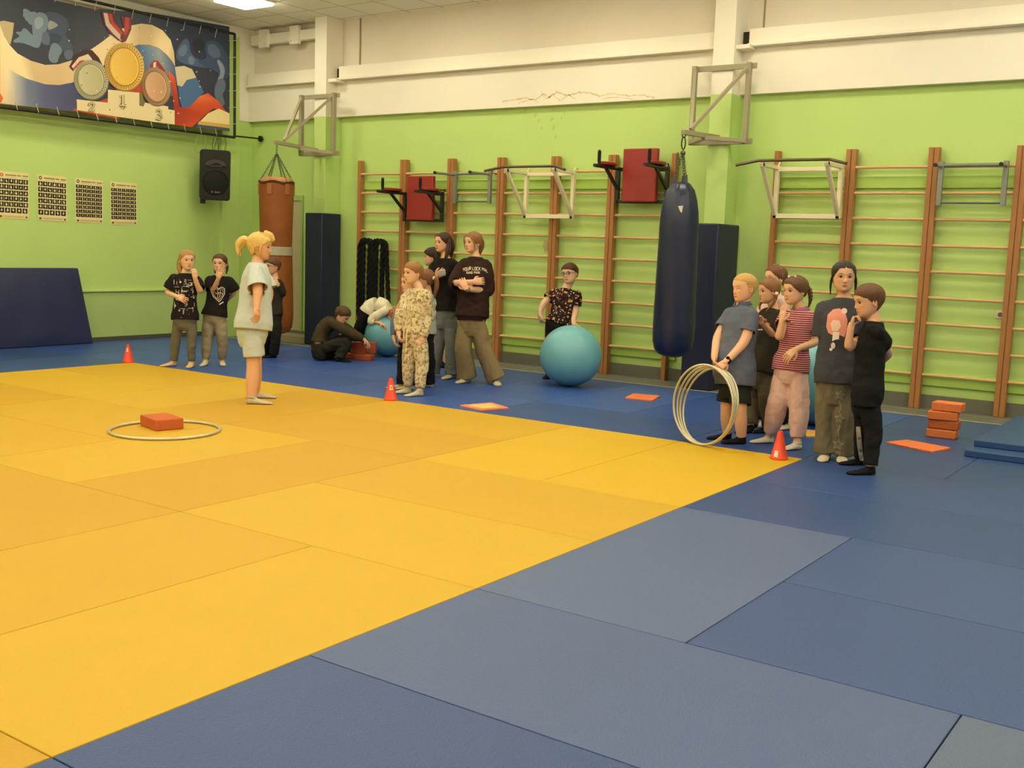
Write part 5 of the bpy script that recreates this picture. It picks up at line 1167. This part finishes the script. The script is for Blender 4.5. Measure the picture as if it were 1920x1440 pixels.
JW = cloth('jeans_wash', (116, 108, 86), nvar=.28, nscale=7)
o = person('tall', 'tall dark-haired girl in a charcoal tee with a pink print', 1.50, (1560, 864), 12, (1583, 558), (1570, 706), (1582, 519, -.03), 8, hh=.222,
    arms={-1: dict(e=(1543, 632, .05), w=(1556, 655, .14)), 1: dict(e=(1606, 645, -.02), w=(1586, 690, -.06), t=(1576, 722, -.08), pn=cv(-.7, 0, -.3), c=.2, th=-1)},
    legs={1: dict(k=(1581, 790, -.02), h=(1577, 860), a=14), -1: dict(k=(1549, 786, .05), h=(1550, 858), a=26)}, skin=(222, 170, 130), brow=(44, 34, 30), iris=(36, 26, 22), lip=(170, 96, 84), eye=1.08,
    hair=dict(c=(38, 30, 28), front=.29, temple=.02, ear=-.06, nape=-.32, th=.035, lump=.006, part=-.0),
    top=dict(m=cloth('tee_charcoal', (68, 68, 74)), loose=.024, hem=-.10, flare=1.05, sl=.98, sr=.042, sf=1.08, box=.09), pants=dict(m=JW, r=(.056, .054, .052, .054, .062), loose=.006, end=1.02, wr=.010, fq=(14, 14, 6)), socks=dict(m=cloth('sock_cream', (208, 196, 170))))
for s_ in (1, -1): hairpiece(o, 'hair_strand', (36, 28, 26), [(s_*.30, .10, .16), (s_*.385, .02, -.1), (s_*.40, .02, -.35), (s_*.39, .04, -.60)], [.05, .055, .045, .02], flat=.6)
hairpiece(o, 'ponytail', (36, 28, 26), [(0, -.42, -.05), (0, -.5, -.25), (0, -.42, -.6)], [.12, .12, .06])
decal(o, 'top', [([(1549, 612), (1552, 590), (1562, 580), (1574, 578), (1584, 584), (1589, 600), (1588, 618), (1583, 632), (1574, 628), (1560, 628), (1553, 624)], (232, 150, 130)), (circ((1583, 583), 5.5), (240, 196, 180)),
    ([(1557, 606), (1562, 600), (1574, 601), (1577, 612), (1570, 621), (1560, 620)], (240, 206, 184)), ([(1562, 622), (1574, 623), (1573, 636), (1566, 637), (1560, 640)], (238, 222, 206)), (circ((1562, 648), 4.2, r2=6), (238, 222, 206)), (circ((1558, 655), 3.2), (240, 226, 210))], 'print')
for cx, cy, rr in ((1575, 741, 10), (1574, 785, 11), (1571, 833, 12)):
    sp = [(cx+rr*(1 if k % 2 == 0 else .45)*math.sin(k*math.pi/5+.2), cy-rr*(1 if k % 2 == 0 else .45)*math.cos(k*math.pi/5+.2)) for k in range(10)]
    decal(o, 'pan', [(sp, (150, 146, 122)), ([(cx+(a-cx)*.75, cy+(b-cy)*.75) for a, b in sp], (112, 108, 88))], 'star_patch')
decal(o, 'pan', [(lnp([(1569+k*3, 846), (1568+k*3, 862)], 1.4), (176, 168, 140)) for k in range(3)]+[(lnp([(1574, 752), (1577, 765), (1573, 774)], 3), (138, 132, 108)), (lnp([(1575, 797), (1571, 810), (1573, 820)], 3), (138, 132, 108))], 'trim_strips')
o = person('blackboy', 'boy all in black at the right end of the row, hand at his mouth', 1.34, (1622, 886), 105, (1638, 602), (1626, 735), (1628, 565), 84, hh=.232, pitch=8,
    arms={-1: dict(e=(1590, 656, .02), w=(1595, 614, -.02), t=(1603, 588, -.02), pn=cv(.8, -.2, .3), c=.75, th=1), 1: dict(e=(1668, 662, .03), w=(1648, 682, .16))},
    legs={1: dict(k=(1638, 805, -.06), h=(1639, 890), a=84), -1: dict(k=(1618, 800, .08), h=(1622, 872), a=84)}, skin=(224, 168, 126), brow=(90, 62, 42), iris=(50, 40, 34),
    hair=dict(c=(86, 62, 40), front=.22, temple=.12, ear=.05, nape=-.30, th=.040, fade=.35, lump=.02, edge=.2),
    top=dict(m=BLKC, loose=.014, hem=-.22, flare=1.06, sl=.62, sr=.042, sf=1.1), pants=dict(m=NKB, r=(.064, .058, .048, .042, .036), loose=.010), socks=dict(m=SB))
decal(o, 'pan', [([(1605, 800), (1613, 800), (1616, 830), (1619, 864), (1612, 864), (1607, 835)], (186, 180, 160)), (circ((1611, 822), 3), (110, 106, 96)), (circ((1614, 845), 3), (120, 116, 104))], 'side_panel')
# ------------------------------------------------ the boy behind the ball
CM = pattern('tee_comic', (40, 26, 24), [((196, 150, 84), .70), ((170, 84, 54), .74), ((206, 198, 180), .76), ((150, 130, 110), .80), ((40, 28, 26), .88), ((206, 190, 170), .90)], 17, kind='voronoi')
o = person('ballboy', 'boy in glasses and a comic-print tee resting his hand on a ball', 1.34, (1036, 712), 22, (1062, 541), (1046, 606), (1068, 513, -.03), 32, hh=.228, roll=8, M=(1056, 575),
    arms={-1: dict(e=(1019, 568, .0), w=(1011, 589, -.02), t=(1015, 602, -.02), pn=cv(.7, 0, -.5), c=.4, th=-1), 1: dict(e=(1079, 588, -.06), w=(1073, 606, -.12), t=(1087, 612, -.14), pn=cv(0, -1, .0), c=.05, th=-1)},
    legs={-1: dict(k=(1033, 655, 0), h=(1030, 708), a=20), 1: dict(k=(1056, 655, 0), h=(1054, 708), a=0)}, skin=(230, 182, 146), brow=(70, 50, 38), iris=(60, 50, 42), wid=1.06, thick=1.08,
    hair=dict(c=(62, 42, 32), front=.20, temple=.12, ear=.03, nape=-.28, th=.045, side=.04), top=dict(m=CM, loose=.014, hem=-.02, flare=1.04, sl=.62, sr=.042, collar=BLKC), pants=dict(m=BLKC, r=(.062, .056, .048, .044, .040), waist=.1), socks=dict(m=SB))
glasses(o, (60, 50, 34))
# ------------------------------------------------ the two tall girls and those round them
BLA = cloth('sweater_black', (26, 22, 20))
o = person('teen1', 'tall girl with long dark hair in a black top and flared jeans, holding a phone', 1.64, (850, 710), 42, (836, 484), (834, 582), (830, 455), 48, hh=.218,
    arms={-1: dict(e=(806, 522, -.02), w=(818, 518, -.18), t=(828, 512, -.24), pn=cv(.5, .5, -.3), c=.6, th=1, sl=1.8), 1: dict(e=(866, 530, .05), w=(855, 552, .0), sl=1.8)},
    legs={1: dict(k=(848, 645, -.03), h=(853, 708), a=30), -1: dict(k=(822, 645, .05), h=(813, 706), a=40)}, skin=(224, 168, 130), brow=(52, 36, 28), iris=(36, 28, 24), lip=(178, 88, 84), wid=.84,
    hair=dict(c=(50, 34, 28), front=.30, temple=.02, ear=-.06, nape=-.35, th=.045, part=.02), top=dict(m=BLA, loose=.020, hem=-.02, flare=1.06, box=.095, sr=.036, rib=0), pants=dict(m=cloth('jeans_blue', (112, 116, 110), nvar=.12), r=(.058, .052, .046, .052, .060), end=1.0, wr=.009), socks=dict(m=SG))
for s_ in (1, -1): hairpiece(o, 'hair_length', (50, 34, 28), [(s_*.22, -.05, .30), (s_*.37, -.10, .0), (s_*.40, -.04, -.40), (s_*.37, .12, -.86)], [.12, .12, .15, .06], flat=.8, strands=5, seed=4)
hairpiece(o, 'hair_length', (50, 34, 28), [(0, -.38, .2), (0, -.44, -.2), (0, -.40, -.8)], [.22, .30, .18], flat=.5, strands=4)
P_ = o['J']((829, 512, -.26)); tag(MB().bar(P_-cv(1, 0, 0)*.035+cv(0, 1, 0)*.0, P_+cv(1, .05, 0)*.035, .075, .008, up=cv(0, .6, -.8)).build('phone', mat('phone_white', (220, 216, 206), .3), bevel=.003), 'pale phone held by the long-haired girl in black', 'phone')
add(o, 'earring', MB().ball(o['fr'](.36, -.03, -.16), .006, 8, 6), mat('silver', (200, 200, 200), .3, metal=.8))
o = person('teen2', 'tall girl with crossed arms in a dark brown sweatshirt and khaki trousers', 1.64, (905, 720), 26, (892, 482), (885, 592), (886, 455, -.02), 46, hh=.222,
    arms={-1: dict(e=(850, 532, -.05), w=(888, 529, -.24), t=(905, 527, -.2), pn=cv(0, 0, -1), c=.3, th=1, sl=1.12), 1: dict(e=(916, 545, -.02), w=(874, 542, -.26), t=(862, 518, -.22), pn=cv(0, 0, -1), c=.25, th=1, sl=1.2)},
    legs={-1: dict(k=(868, 652, .0), h=(880, 716), a=32), 1: dict(k=(906, 652, 0), h=(929, 719), a=-8)}, skin=(228, 174, 134), brow=(96, 70, 46), iris=(50, 40, 32), wid=.84,
    hair=dict(c=(116, 88, 58), front=.26, temple=.0, ear=-.06, nape=-.26, th=.05, part=.04), top=dict(m=cloth('sweat_brown', (52, 34, 30)), loose=.026, hem=-.02, flare=1.12, box=.10, sr=.042, rib=1, wr=.009, fq=(9, 9, 9), collar=cloth('rib_brown', (46, 30, 27)), name='sweatshirt'),
    pants=dict(m=cloth('trousers_khaki', (140, 122, 88), nvar=.08), r=(.060, .058, .056, .060, .066), end=1.0, loose=.008, wr=.006, fq=(14, 14, 4)), socks=dict(m=SG))
hairpiece(o, 'ponytail', (112, 84, 56), [(.02, -.40, .12), (.06, -.62, .10), (.10, -.68, -.2), (.10, -.58, -.55)], [.08, .13, .14, .05], strands=5, seed=8)
for s_ in (1, -1): hairpiece(o, 'hair_strand', (124, 94, 60), [(s_*.20, .30, .30), (s_*.33, .22, .08), (s_*.34, .16, -.18), (s_*.32, .16, -.34)], [.05, .06, .045, .015], flat=.5)
add(o, 'hair_tie', MB().tube([o['fr'](.03, -.46+.01*math.cos(q), .11) + o['fr'].u*.02*math.sin(q)+o['fr'].x*.02*math.cos(q) for q in [k*math.pi/5 for k in range(10)]], .006, 6, close=True), BLKC)
add(o, 'earring', MB().ball(o['fr'](.36, -.03, -.16), .006, 8, 6), _M['silver'])
add(o, 'bracelet', MB().tube([o['AR'][1][1]+unit(o['AR'][1][1]-o['AR'][1][0])*-.03, o['AR'][1][1]+unit(o['AR'][1][1]-o['AR'][1][0])*-.018], .032, 14), mat('bracelet_grey', (130, 126, 116), .4))
L5 = {'Y': [[(0, 0), (2, 3)], [(4, 0), (2, 3), (2, 6)]], 'O': [[(0, 0), (4, 0), (4, 6), (0, 6), (0, 0)]], 'U': [[(0, 0), (0, 6), (4, 6), (4, 0)]], 'R': [[(0, 6), (0, 0), (4, 0), (4, 3), (0, 3)], [(2, 3), (4, 6)]], 'L': [[(0, 0), (0, 6), (4, 6)]], 'C': [[(4, 0), (0, 0), (0, 6), (4, 6)]], 'K': [[(0, 0), (0, 6)], [(4, 0), (0, 3), (4, 6)]], 'M': [[(0, 6), (0, 0), (2, 3), (4, 0), (4, 6)]], 'A': [[(0, 6), (2, 0), (4, 6)], [(1, 4), (3, 4)]], 'P': [[(0, 6), (0, 0), (4, 0), (4, 3), (0, 3)]], 'N': [[(0, 6), (0, 0), (4, 6), (4, 0)]], 'E': [[(4, 0), (0, 0), (0, 6), (4, 6)], [(0, 3), (3, 3)]], 'I': [[(2, 0), (2, 6)]], 'S': [[(4, 0), (0, 0), (0, 3), (4, 3), (4, 6), (0, 6)]], 'B': [[(0, 0), (3, 0), (3, 3), (0, 3), (0, 0), (0, 6), (4, 6), (4, 3)]], 'T': [[(0, 0), (4, 0)], [(2, 0), (2, 6)]], 'D': [[(0, 0), (3, 0), (4, 3), (3, 6), (0, 6), (0, 0)]], 'u': [[(0, 2), (0, 6), (4, 6), (4, 2)]], 'd': [[(4, 0), (4, 6), (0, 6), (0, 3), (4, 3)]], 'i': [[(2, 2), (2, 6)]], 'o': [[(0, 2), (4, 2), (4, 6), (0, 6), (0, 2)]], '.': [[(2, 5), (2, 6)]]}
def word(txt, x, y, w_, h_, col, arc=0, tilt=0, wt=.9):
    out = []; n = len(txt)
    for i, ch in enumerate(txt):
        for st in L5.get(ch, []):
            t = (i+.5)/n; yo = y+tilt*t*1.0+arc*(t-.5)**2*4; out += lns([(x+(i+a/5.6)*w_, yo+b/6*h_) for a, b in st], wt, col)
    return out
decal(o, 'top', word('YOUR', 868, 503, 4.0, 5.5, (216, 204, 180), tilt=-3)+word('LOCK', 886, 501, 4.0, 5.5, (216, 204, 180))+word('MAL', 904, 501, 4.0, 5.5, (216, 204, 180), tilt=5)+word('BAND', 875, 509, 3.0, 4.2, (206, 194, 170))+word('PARK', 889, 509, 3.0, 4.2, (206, 194, 170)), 'lettering', maxpx=4)
o = person('hidden', 'dark-haired child in shorts hidden behind the long-haired girl in black', 1.36, (836, 690), 88, (818, 505), (824, 590), (809, 482), 90, hh=.215,
    arms={-1: dict(e=(815, 545, .06), w=(812, 570, 0)), 1: dict(e=(826, 545, -.06), w=(815, 565, -.1))}, legs={1: dict(k=(836, 640, -.04), h=(842, 690), a=85), -1: dict(k=(828, 640, .06), h=(838, 684), a=85)}, skin=(220, 166, 128), brow=(50, 36, 28), iris=(40, 30, 26),
    hair=dict(c=(40, 28, 22), front=.2, temple=.08, ear=.0, nape=-.3, th=.06, lump=.02), top=dict(m=BLKC, loose=.014, sl=.6), pants=dict(m=cloth('shorts_grey', (74, 74, 66)), r=(.066, .066, .066), short=.92, name='shorts'), socks=dict(m=SB, up=.3))
CAMO = pattern('camo_print', (214, 198, 160), [((176, 156, 116), .54), ((134, 116, 82), .60)], 32)
o = person('pony', 'girl with a side ponytail and pale grey top behind the camouflage child', 1.26, (806, 727), 96, (803, 552), (799, 618), (797, 524), 92, hh=.205,
    arms={1: dict(e=(811, 584, -.04), w=(804, 608, -.12), sl=1.7), -1: dict(e=(795, 584, .1), w=(790, 605, .05), sl=1.7)}, legs={1: dict(k=(806, 672, -.04), h=(811, 726), a=84), -1: dict(k=(800, 672, .06), h=(800, 722), a=84)}, skin=(224, 170, 130),
    hair=dict(c=(104, 76, 50), front=.22, temple=.06, ear=-.02, nape=-.3, th=.055), top=dict(m=cloth('top_pale', (166, 172, 160)), loose=.012, hem=-.14), pants=dict(m=BLKC, r=(.058, .054, .048, .046, .050), end=1.0), socks=dict(m=SW))
hairpiece(o, 'ponytail', (104, 76, 50), [(-.18, -.42, .06), (-.26, -.60, .02), (-.24, -.62, -.4), (-.2, -.48, -.95)], [.07, .12, .12, .04], strands=5, seed=2)
add(o, 'scrunchie', MB().ball(o['fr'](-.22, -.48, .08), .021, 12, 8), _M['tie_cream'])
o = person('bluesl', 'child in a blue long-sleeved top mostly hidden behind the camouflage child', 1.28, (757, 730), 70, (768, 556), (765, 622), (768, 530), 62, hh=.21,
    arms={-1: dict(e=(741, 600, .0), w=(738, 632, -.04), t=(742, 650, -.05), pn=cv(.8, 0, -.2), c=.35, th=-1, sl=1.9), 1: dict(e=(770, 595, -.06), w=(757, 566, -.12), t=(752, 543, -.1), pn=cv(.5, 0, -.5), c=.7, th=1, sl=1.8)}, legs={-1: dict(k=(755, 680, .05), h=(758, 729), a=84), 1: dict(k=(770, 680, -.02), h=(776, 731), a=80)}, skin=(228, 176, 136),
    hair=dict(c=(130, 96, 60), front=.24, temple=.1, ear=.02, nape=-.3, th=.04), top=dict(m=cloth('top_blue', (96, 112, 144)), loose=.012, hem=-.12), pants=dict(m=BLKC, r=(.056, .052, .046, .044, .044), end=1.0), socks=dict(m=SG))
o = person('camo', 'child in a matching beige camouflage-print sweatshirt and joggers', 1.36, (778, 740), 46, (785, 541), (778, 622), (774, 512, -.02), 54, hh=.218,
    arms={-1: dict(e=(749, 590, -.02), w=(747, 624, -.06), t=(750, 643, -.08), pn=cv(.9, 0, -.2), c=.6, th=-1, sl=1.92), 1: dict(e=(803, 594, -.04), w=(793, 634, -.1), t=(776, 652, -.12), pn=cv(-.3, -.4, -.6), c=.35, th=1, sl=1.95)},
    legs={-1: dict(k=(766, 680, .02), h=(770, 738), a=74), 1: dict(k=(792, 682, -.04), h=(792, 742), a=56)}, skin=(232, 182, 140), brow=(120, 90, 60), iris=(50, 40, 34),
    hair=dict(c=(128, 100, 66), front=.22, temple=.10, ear=.03, nape=-.28, th=.038, fade=.5, lump=.018), top=dict(m=CAMO, loose=.018, hem=-.06, flare=1.0, box=.094, wr=.008, sr=.040, collar=cloth('collar_beige', (206, 188, 150))),
    pants=dict(m=CAMO, r=(.064, .058, .050, .046, .034), loose=.012, end=.90), socks=dict(m=cloth('sock_sand', (198, 186, 156))))
decal(o, 'top', word('NYOOI', 757, 568, 5.2, 10, (232, 222, 190), tilt=6, wt=1.7), 'lettering', maxpx=4)
J_ = o['J']; mb = MB()
for (u0, v0), (u1, v1) in (((757, 618), (757, 635)), ((763, 618), (761, 658))): mb.tube([J_((u0, v0, -.115)), J_(((u0+u1)/2, (v0+v1)/2, -.13)), J_((u1, v1, -.13))], .004, 6)
add(o, 'drawstring', mb, mat('string_cream', (236, 228, 196), .6))
# ------------------------------------------------ the coach
LG_ = cloth('suit_mint', (196, 206, 204), nvar=.03)
o = person('coach', 'blonde woman in a pale mint tee and shorts standing on the yellow mats', 1.57, (470, 755), -97, (483, 492), (474, 610), (489, 463), -88, hh=.232, pitch=2,
    arms={-1: dict(e=(484, 545, -.22), w=(481, 575, -.27), t=(482, 594, -.30), pn=cv(-.7, -.2, -.4), c=.35, th=1, sp=.3), 1: dict(e=(505, 548, .15), w=(500, 580, .10))},
    legs={-1: dict(k=(475, 680, -.05), h=(463, 757), a=-92), 1: dict(k=(479, 678, .08), h=(471, 746), a=-96)}, skin=(222, 164, 122), brow=(150, 110, 70), iris=(60, 70, 76), lip=(176, 84, 74), wid=.98, dep=1.18, thick=1.12,
    hair=dict(c=(226, 190, 110), front=.20, temple=.06, ear=-.02, nape=-.34, th=.075, lump=.045),
    top=dict(m=LG_, loose=.018, hem=-.07, flare=1.10, sl=.88, sr=.046, sf=1.1, smooth=4, wr=.004, belly=.15), pants=dict(m=LG_, r=(.074, .070, .056, .050, .06), short=.84, loose=.008, waist=.2, name='shorts', wr=.003), socks=dict(m=cloth('sock_grey', (196, 188, 166)), up=.13))
for k, (a_, b_) in enumerate(((-.10, 0), (.10, .02), (0, .06), (.02, -.08))): hairpiece(o, 'ponytail', (230, 196, 118), [(a_*.4, -.46, .16+b_*.3), (a_, -.66, .22+b_), (a_*1.4, -.86, .02+b_), (a_*1.8, -.84+b_, -.34-b_)], [.09, .12, .11, .03], strands=5, seed=11+k)
hairpiece(o, 'fringe', (228, 194, 116), [(0, .10, .50), (0, .36, .42), (0, .50, .26)], [.16, .15, .05], strands=3, seed=3)
for s_ in (1, -1): hairpiece(o, 'hair_strand', (216, 178, 98), [(s_*.28, .12, .22), (s_*.37, .10, .0), (s_*.36, .06, -.22), (s_*.30, .04, -.38)], [.05, .05, .045, .02], strands=3, seed=5)
# ------------------------------------------------ children by the left corner
PRN = pattern('tee_print_white', (34, 28, 28), [((196, 190, 176), .90)], 20, kind='voronoi')
JG = cloth('jeans_grey', (106, 102, 84), nvar=.28, nscale=8)
o = person('girl1', 'girl in a black tee with white patterns and grey jeans by the left corner', 1.36, (345, 688), -8, (347, 512), (347, 592), (351, 488, -.02), -34, hh=.222,
    arms={-1: dict(e=(313, 549, .0), w=(332, 556, -.13), t=(350, 564, -.16), pn=cv(0, -.2, -1), c=.15, th=1, sp=.2), 1: dict(e=(376, 549, -.04), w=(365, 522, -.16), t=(365, 504, -.18), pn=cv(-.6, 0, -.6), c=.45, th=-1)},
    legs={-1: dict(k=(330, 633, 0), h=(330, 686), a=42), 1: dict(k=(360, 633, 0), h=(360, 687), a=-4)}, skin=(226, 178, 138), brow=(140, 104, 66), iris=(60, 60, 56), wid=.98,
    hair=dict(c=(178, 134, 82), front=.27, temple=.10, ear=.0, nape=-.3, th=.035), top=dict(m=PRN, loose=.016, hem=-.10, flare=1.04, sl=.72, sr=.044), pants=dict(m=JG, r=(.052, .046, .040, .036, .032), loose=.009), socks=dict(m=cloth('sock_skin', (206, 172, 132))))
hairpiece(o, 'hair_length', (176, 132, 80), [(.22, -.22, .15), (.30, -.26, -.15), (.32, -.20, -.45), (.30, -.10, -.78)], [.14, .15, .14, .06], strands=5, seed=6, flat=.7)
hairpiece(o, 'hair_length', (170, 126, 76), [(.0, -.36, .1), (.02, -.40, -.3), (.05, -.30, -.72)], [.2, .22, .12], strands=4, seed=9, flat=.6)
rr9 = random.Random(12); dl = []
for k in range(44):
    u, v = rr9.uniform(326, 366), rr9.uniform(522, 582); L_ = rr9.uniform(4, 12)
    dl.append((lnp([(u, v), (u+L_, v)] if rr9.random() < .5 else [(u, v), (u, v+L_)], rr9.uniform(.5, 1.0)), (200, 192, 176)))
for k in range(14): dl.append((circ((rr9.uniform(326, 366), rr9.uniform(520, 584)), rr9.uniform(1.1, 2.1), 7), (214, 206, 190)))
tag(decal(o, 'top', dl, 'pattern', maxpx=4), kind='stuff')
o = person('girl2', 'girl in a black tee with a white heart print covering her mouth', 1.31, (401, 685), 4, (412, 516), (403, 588), (412, 494, -.02), 4, hh=.215, M=(408, 552),
    arms={-1: dict(e=(399, 546, -.06), w=(410, 522, -.2), t=(415, 502, -.23), pn=cv(0, .1, -1), c=.1, th=1, sp=.3), 1: dict(e=(440, 548, .06), w=(428, 560, .14))},
    legs={-1: dict(k=(389, 634, 0), h=(387, 684), a=2), 1: dict(k=(417, 634, 0), h=(416, 683), a=-20)}, skin=(224, 174, 134), brow=(70, 52, 38), iris=(46, 38, 32),
    hair=dict(c=(66, 48, 34), front=.27, temple=.05, ear=-.04, nape=-.32, th=.03), top=dict(m=NKB, loose=.018, hem=-.08, flare=1.08, sl=.85, sr=.044, sf=1.08), pants=dict(m=cloth('joggers_grey', (150, 138, 112)), r=(.060, .056, .050, .046, .034), loose=.012, end=.90), socks=dict(m=cloth('sock_cream2', (210, 196, 162))))
for s_ in (1, -1): hairpiece(o, 'hair_length', (66, 48, 34), [(s_*.26, -.16, .1), (s_*.33, -.20, -.2), (s_*.30, -.14, -.55)], [.10, .10, .04], strands=3, seed=7, flat=.6)
hw = (214, 206, 192); hp_ = [(411, 566), (400, 556), (396, 546), (399, 538), (406, 537), (410, 542), (415, 538), (421, 541), (421, 551), (416, 560), (411, 566)]
decal(o, 'top', lns(hp_, 1.3, hw)+lns([(a_+(408.5-a_)*.22, b_+(550-b_)*.22) for a_, b_ in hp_], .7, hw)+lns([(401, 547), (407, 551), (413, 548), (418, 552)], .8, hw)+lns([(403, 553), (409, 547), (413, 556)], .8, (170, 110, 110))+lns([(407, 542), (409, 549), (408, 559)], .8, hw)+lns([(414, 543), (413, 552), (410, 560)], .8, hw)+lns([(404, 535), (411, 532)], 1.4, hw)+lns([(411, 571), (419, 566)], 2.0, hw), 'heart_print', maxpx=4)
o = person('gboy', 'small boy in glasses and dark clothes half hidden behind the coach', 1.28, (508, 672), 52, (515, 522), (513, 588), (511, 499, -.02), 48, hh=.215,
    arms={1: dict(e=(530, 552, -.03), w=(521, 534, -.14), t=(510, 518, -.17), pn=cv(-.3, .2, -.8), c=.5, th=1, sl=1.95), -1: dict(e=(500, 550, .05), w=(498, 575, 0), sl=1.9)}, legs={1: dict(k=(518, 630, -.03), h=(518, 671), a=72), -1: dict(k=(504, 630, .04), h=(508, 667), a=60)}, skin=(222, 166, 126), brow=(80, 58, 42),
    hair=dict(c=(78, 56, 38), front=.2, temple=.1, ear=.03, nape=-.28, th=.045), top=dict(m=cloth('jumper_dark', (44, 42, 36)), loose=.014, hem=-.05, collar=SW), pants=dict(m=cloth('trousers_dark', (36, 36, 32)), r=(.060, .056, .050, .048, .046), end=.96), socks=dict(m=SB))
glasses(o, (70, 30, 24))
# ------------------------------------------------ crouching boy
o = person('crouch', 'boy in an olive-brown jumper crouching over orange bricks', 1.30, (632, 677), -84, (634, 603), (600, 650), (642, 592, -.03), -78, hh=.222, pitch=32, M=(608, 616),
    arms={-1: dict(e=(663, 627, -.12), w=(683, 636, -.12), t=(691, 645, -.12), pn=cv(0, -1, 0), c=.5, th=-1, sl=1.95), 1: dict(e=(664, 627, .12), w=(686, 640, .10), t=(692, 648, .08), pn=cv(0, -1, 0), c=.5, th=1, sl=1.95)},
    legs={-1: dict(k=(652, 640, -.10), h=(630, 678), a=-82), 1: dict(k=(650, 634, .12), h=(610, 674), a=-84)}, skin=(222, 166, 128), brow=(90, 64, 44),
    hair=dict(c=(66, 50, 34), front=.22, temple=.12, ear=.04, nape=-.26, th=.045, fade=.3), top=dict(m=cloth('jumper_olive', (66, 56, 38)), loose=.014, hem=.10, sr=.044, collar=SW, cr=.007), pants=dict(m=cloth('trousers_char', (44, 42, 34)), r=(.062, .062, .056, .054, .050), waist=.06, wr=.013), socks=dict(m=SB))
# ------------------------------------------------ child lying over the ball
o = person('drape', 'child in a white shirt and dark trousers lying over an exercise ball', 1.28, (655, 662), -88, (732, 588, -.10), (688, 584, -.05), (739, 594, -.16), -60, hh=.21, pitch=62, M=(708, 570, -.08), d0=depth(np.array((-6.55, 2.98, .3))),
    arms={-1: dict(e=(694, 602, -.16), w=(713, 606, -.24), t=(727, 613, -.26), pn=cv(.1, -1, -.2), c=.3, th=-1, sl=1.55, sp=.25), 1: dict(e=(720, 610, .22), w=(736, 618, .15))},
    legs={-1: dict(k=(672, 618, -.05), h=(652, 664), a=-86), 1: dict(k=(676, 620, .10), h=(660, 662), a=-86)}, skin=(220, 164, 126), brow=(120, 90, 60),
    hair=dict(c=(140, 96, 56), front=.24, temple=.06, ear=-.02, nape=-.3, th=.045), top=dict(m=cloth('shirt_cream', (226, 218, 190)), loose=.014, hem=-.02, sr=.046, wr=.011), pants=dict(m=BLKC, r=(.066, .062, .052, .048, .044), waist=.2), socks=dict(m=SB))
hairpiece(o, 'hair_strand', (150, 108, 66), [(.1, -.3, .3), (.25, -.1, .35), (.33, .2, .2)], [.06, .07, .03], strands=3)
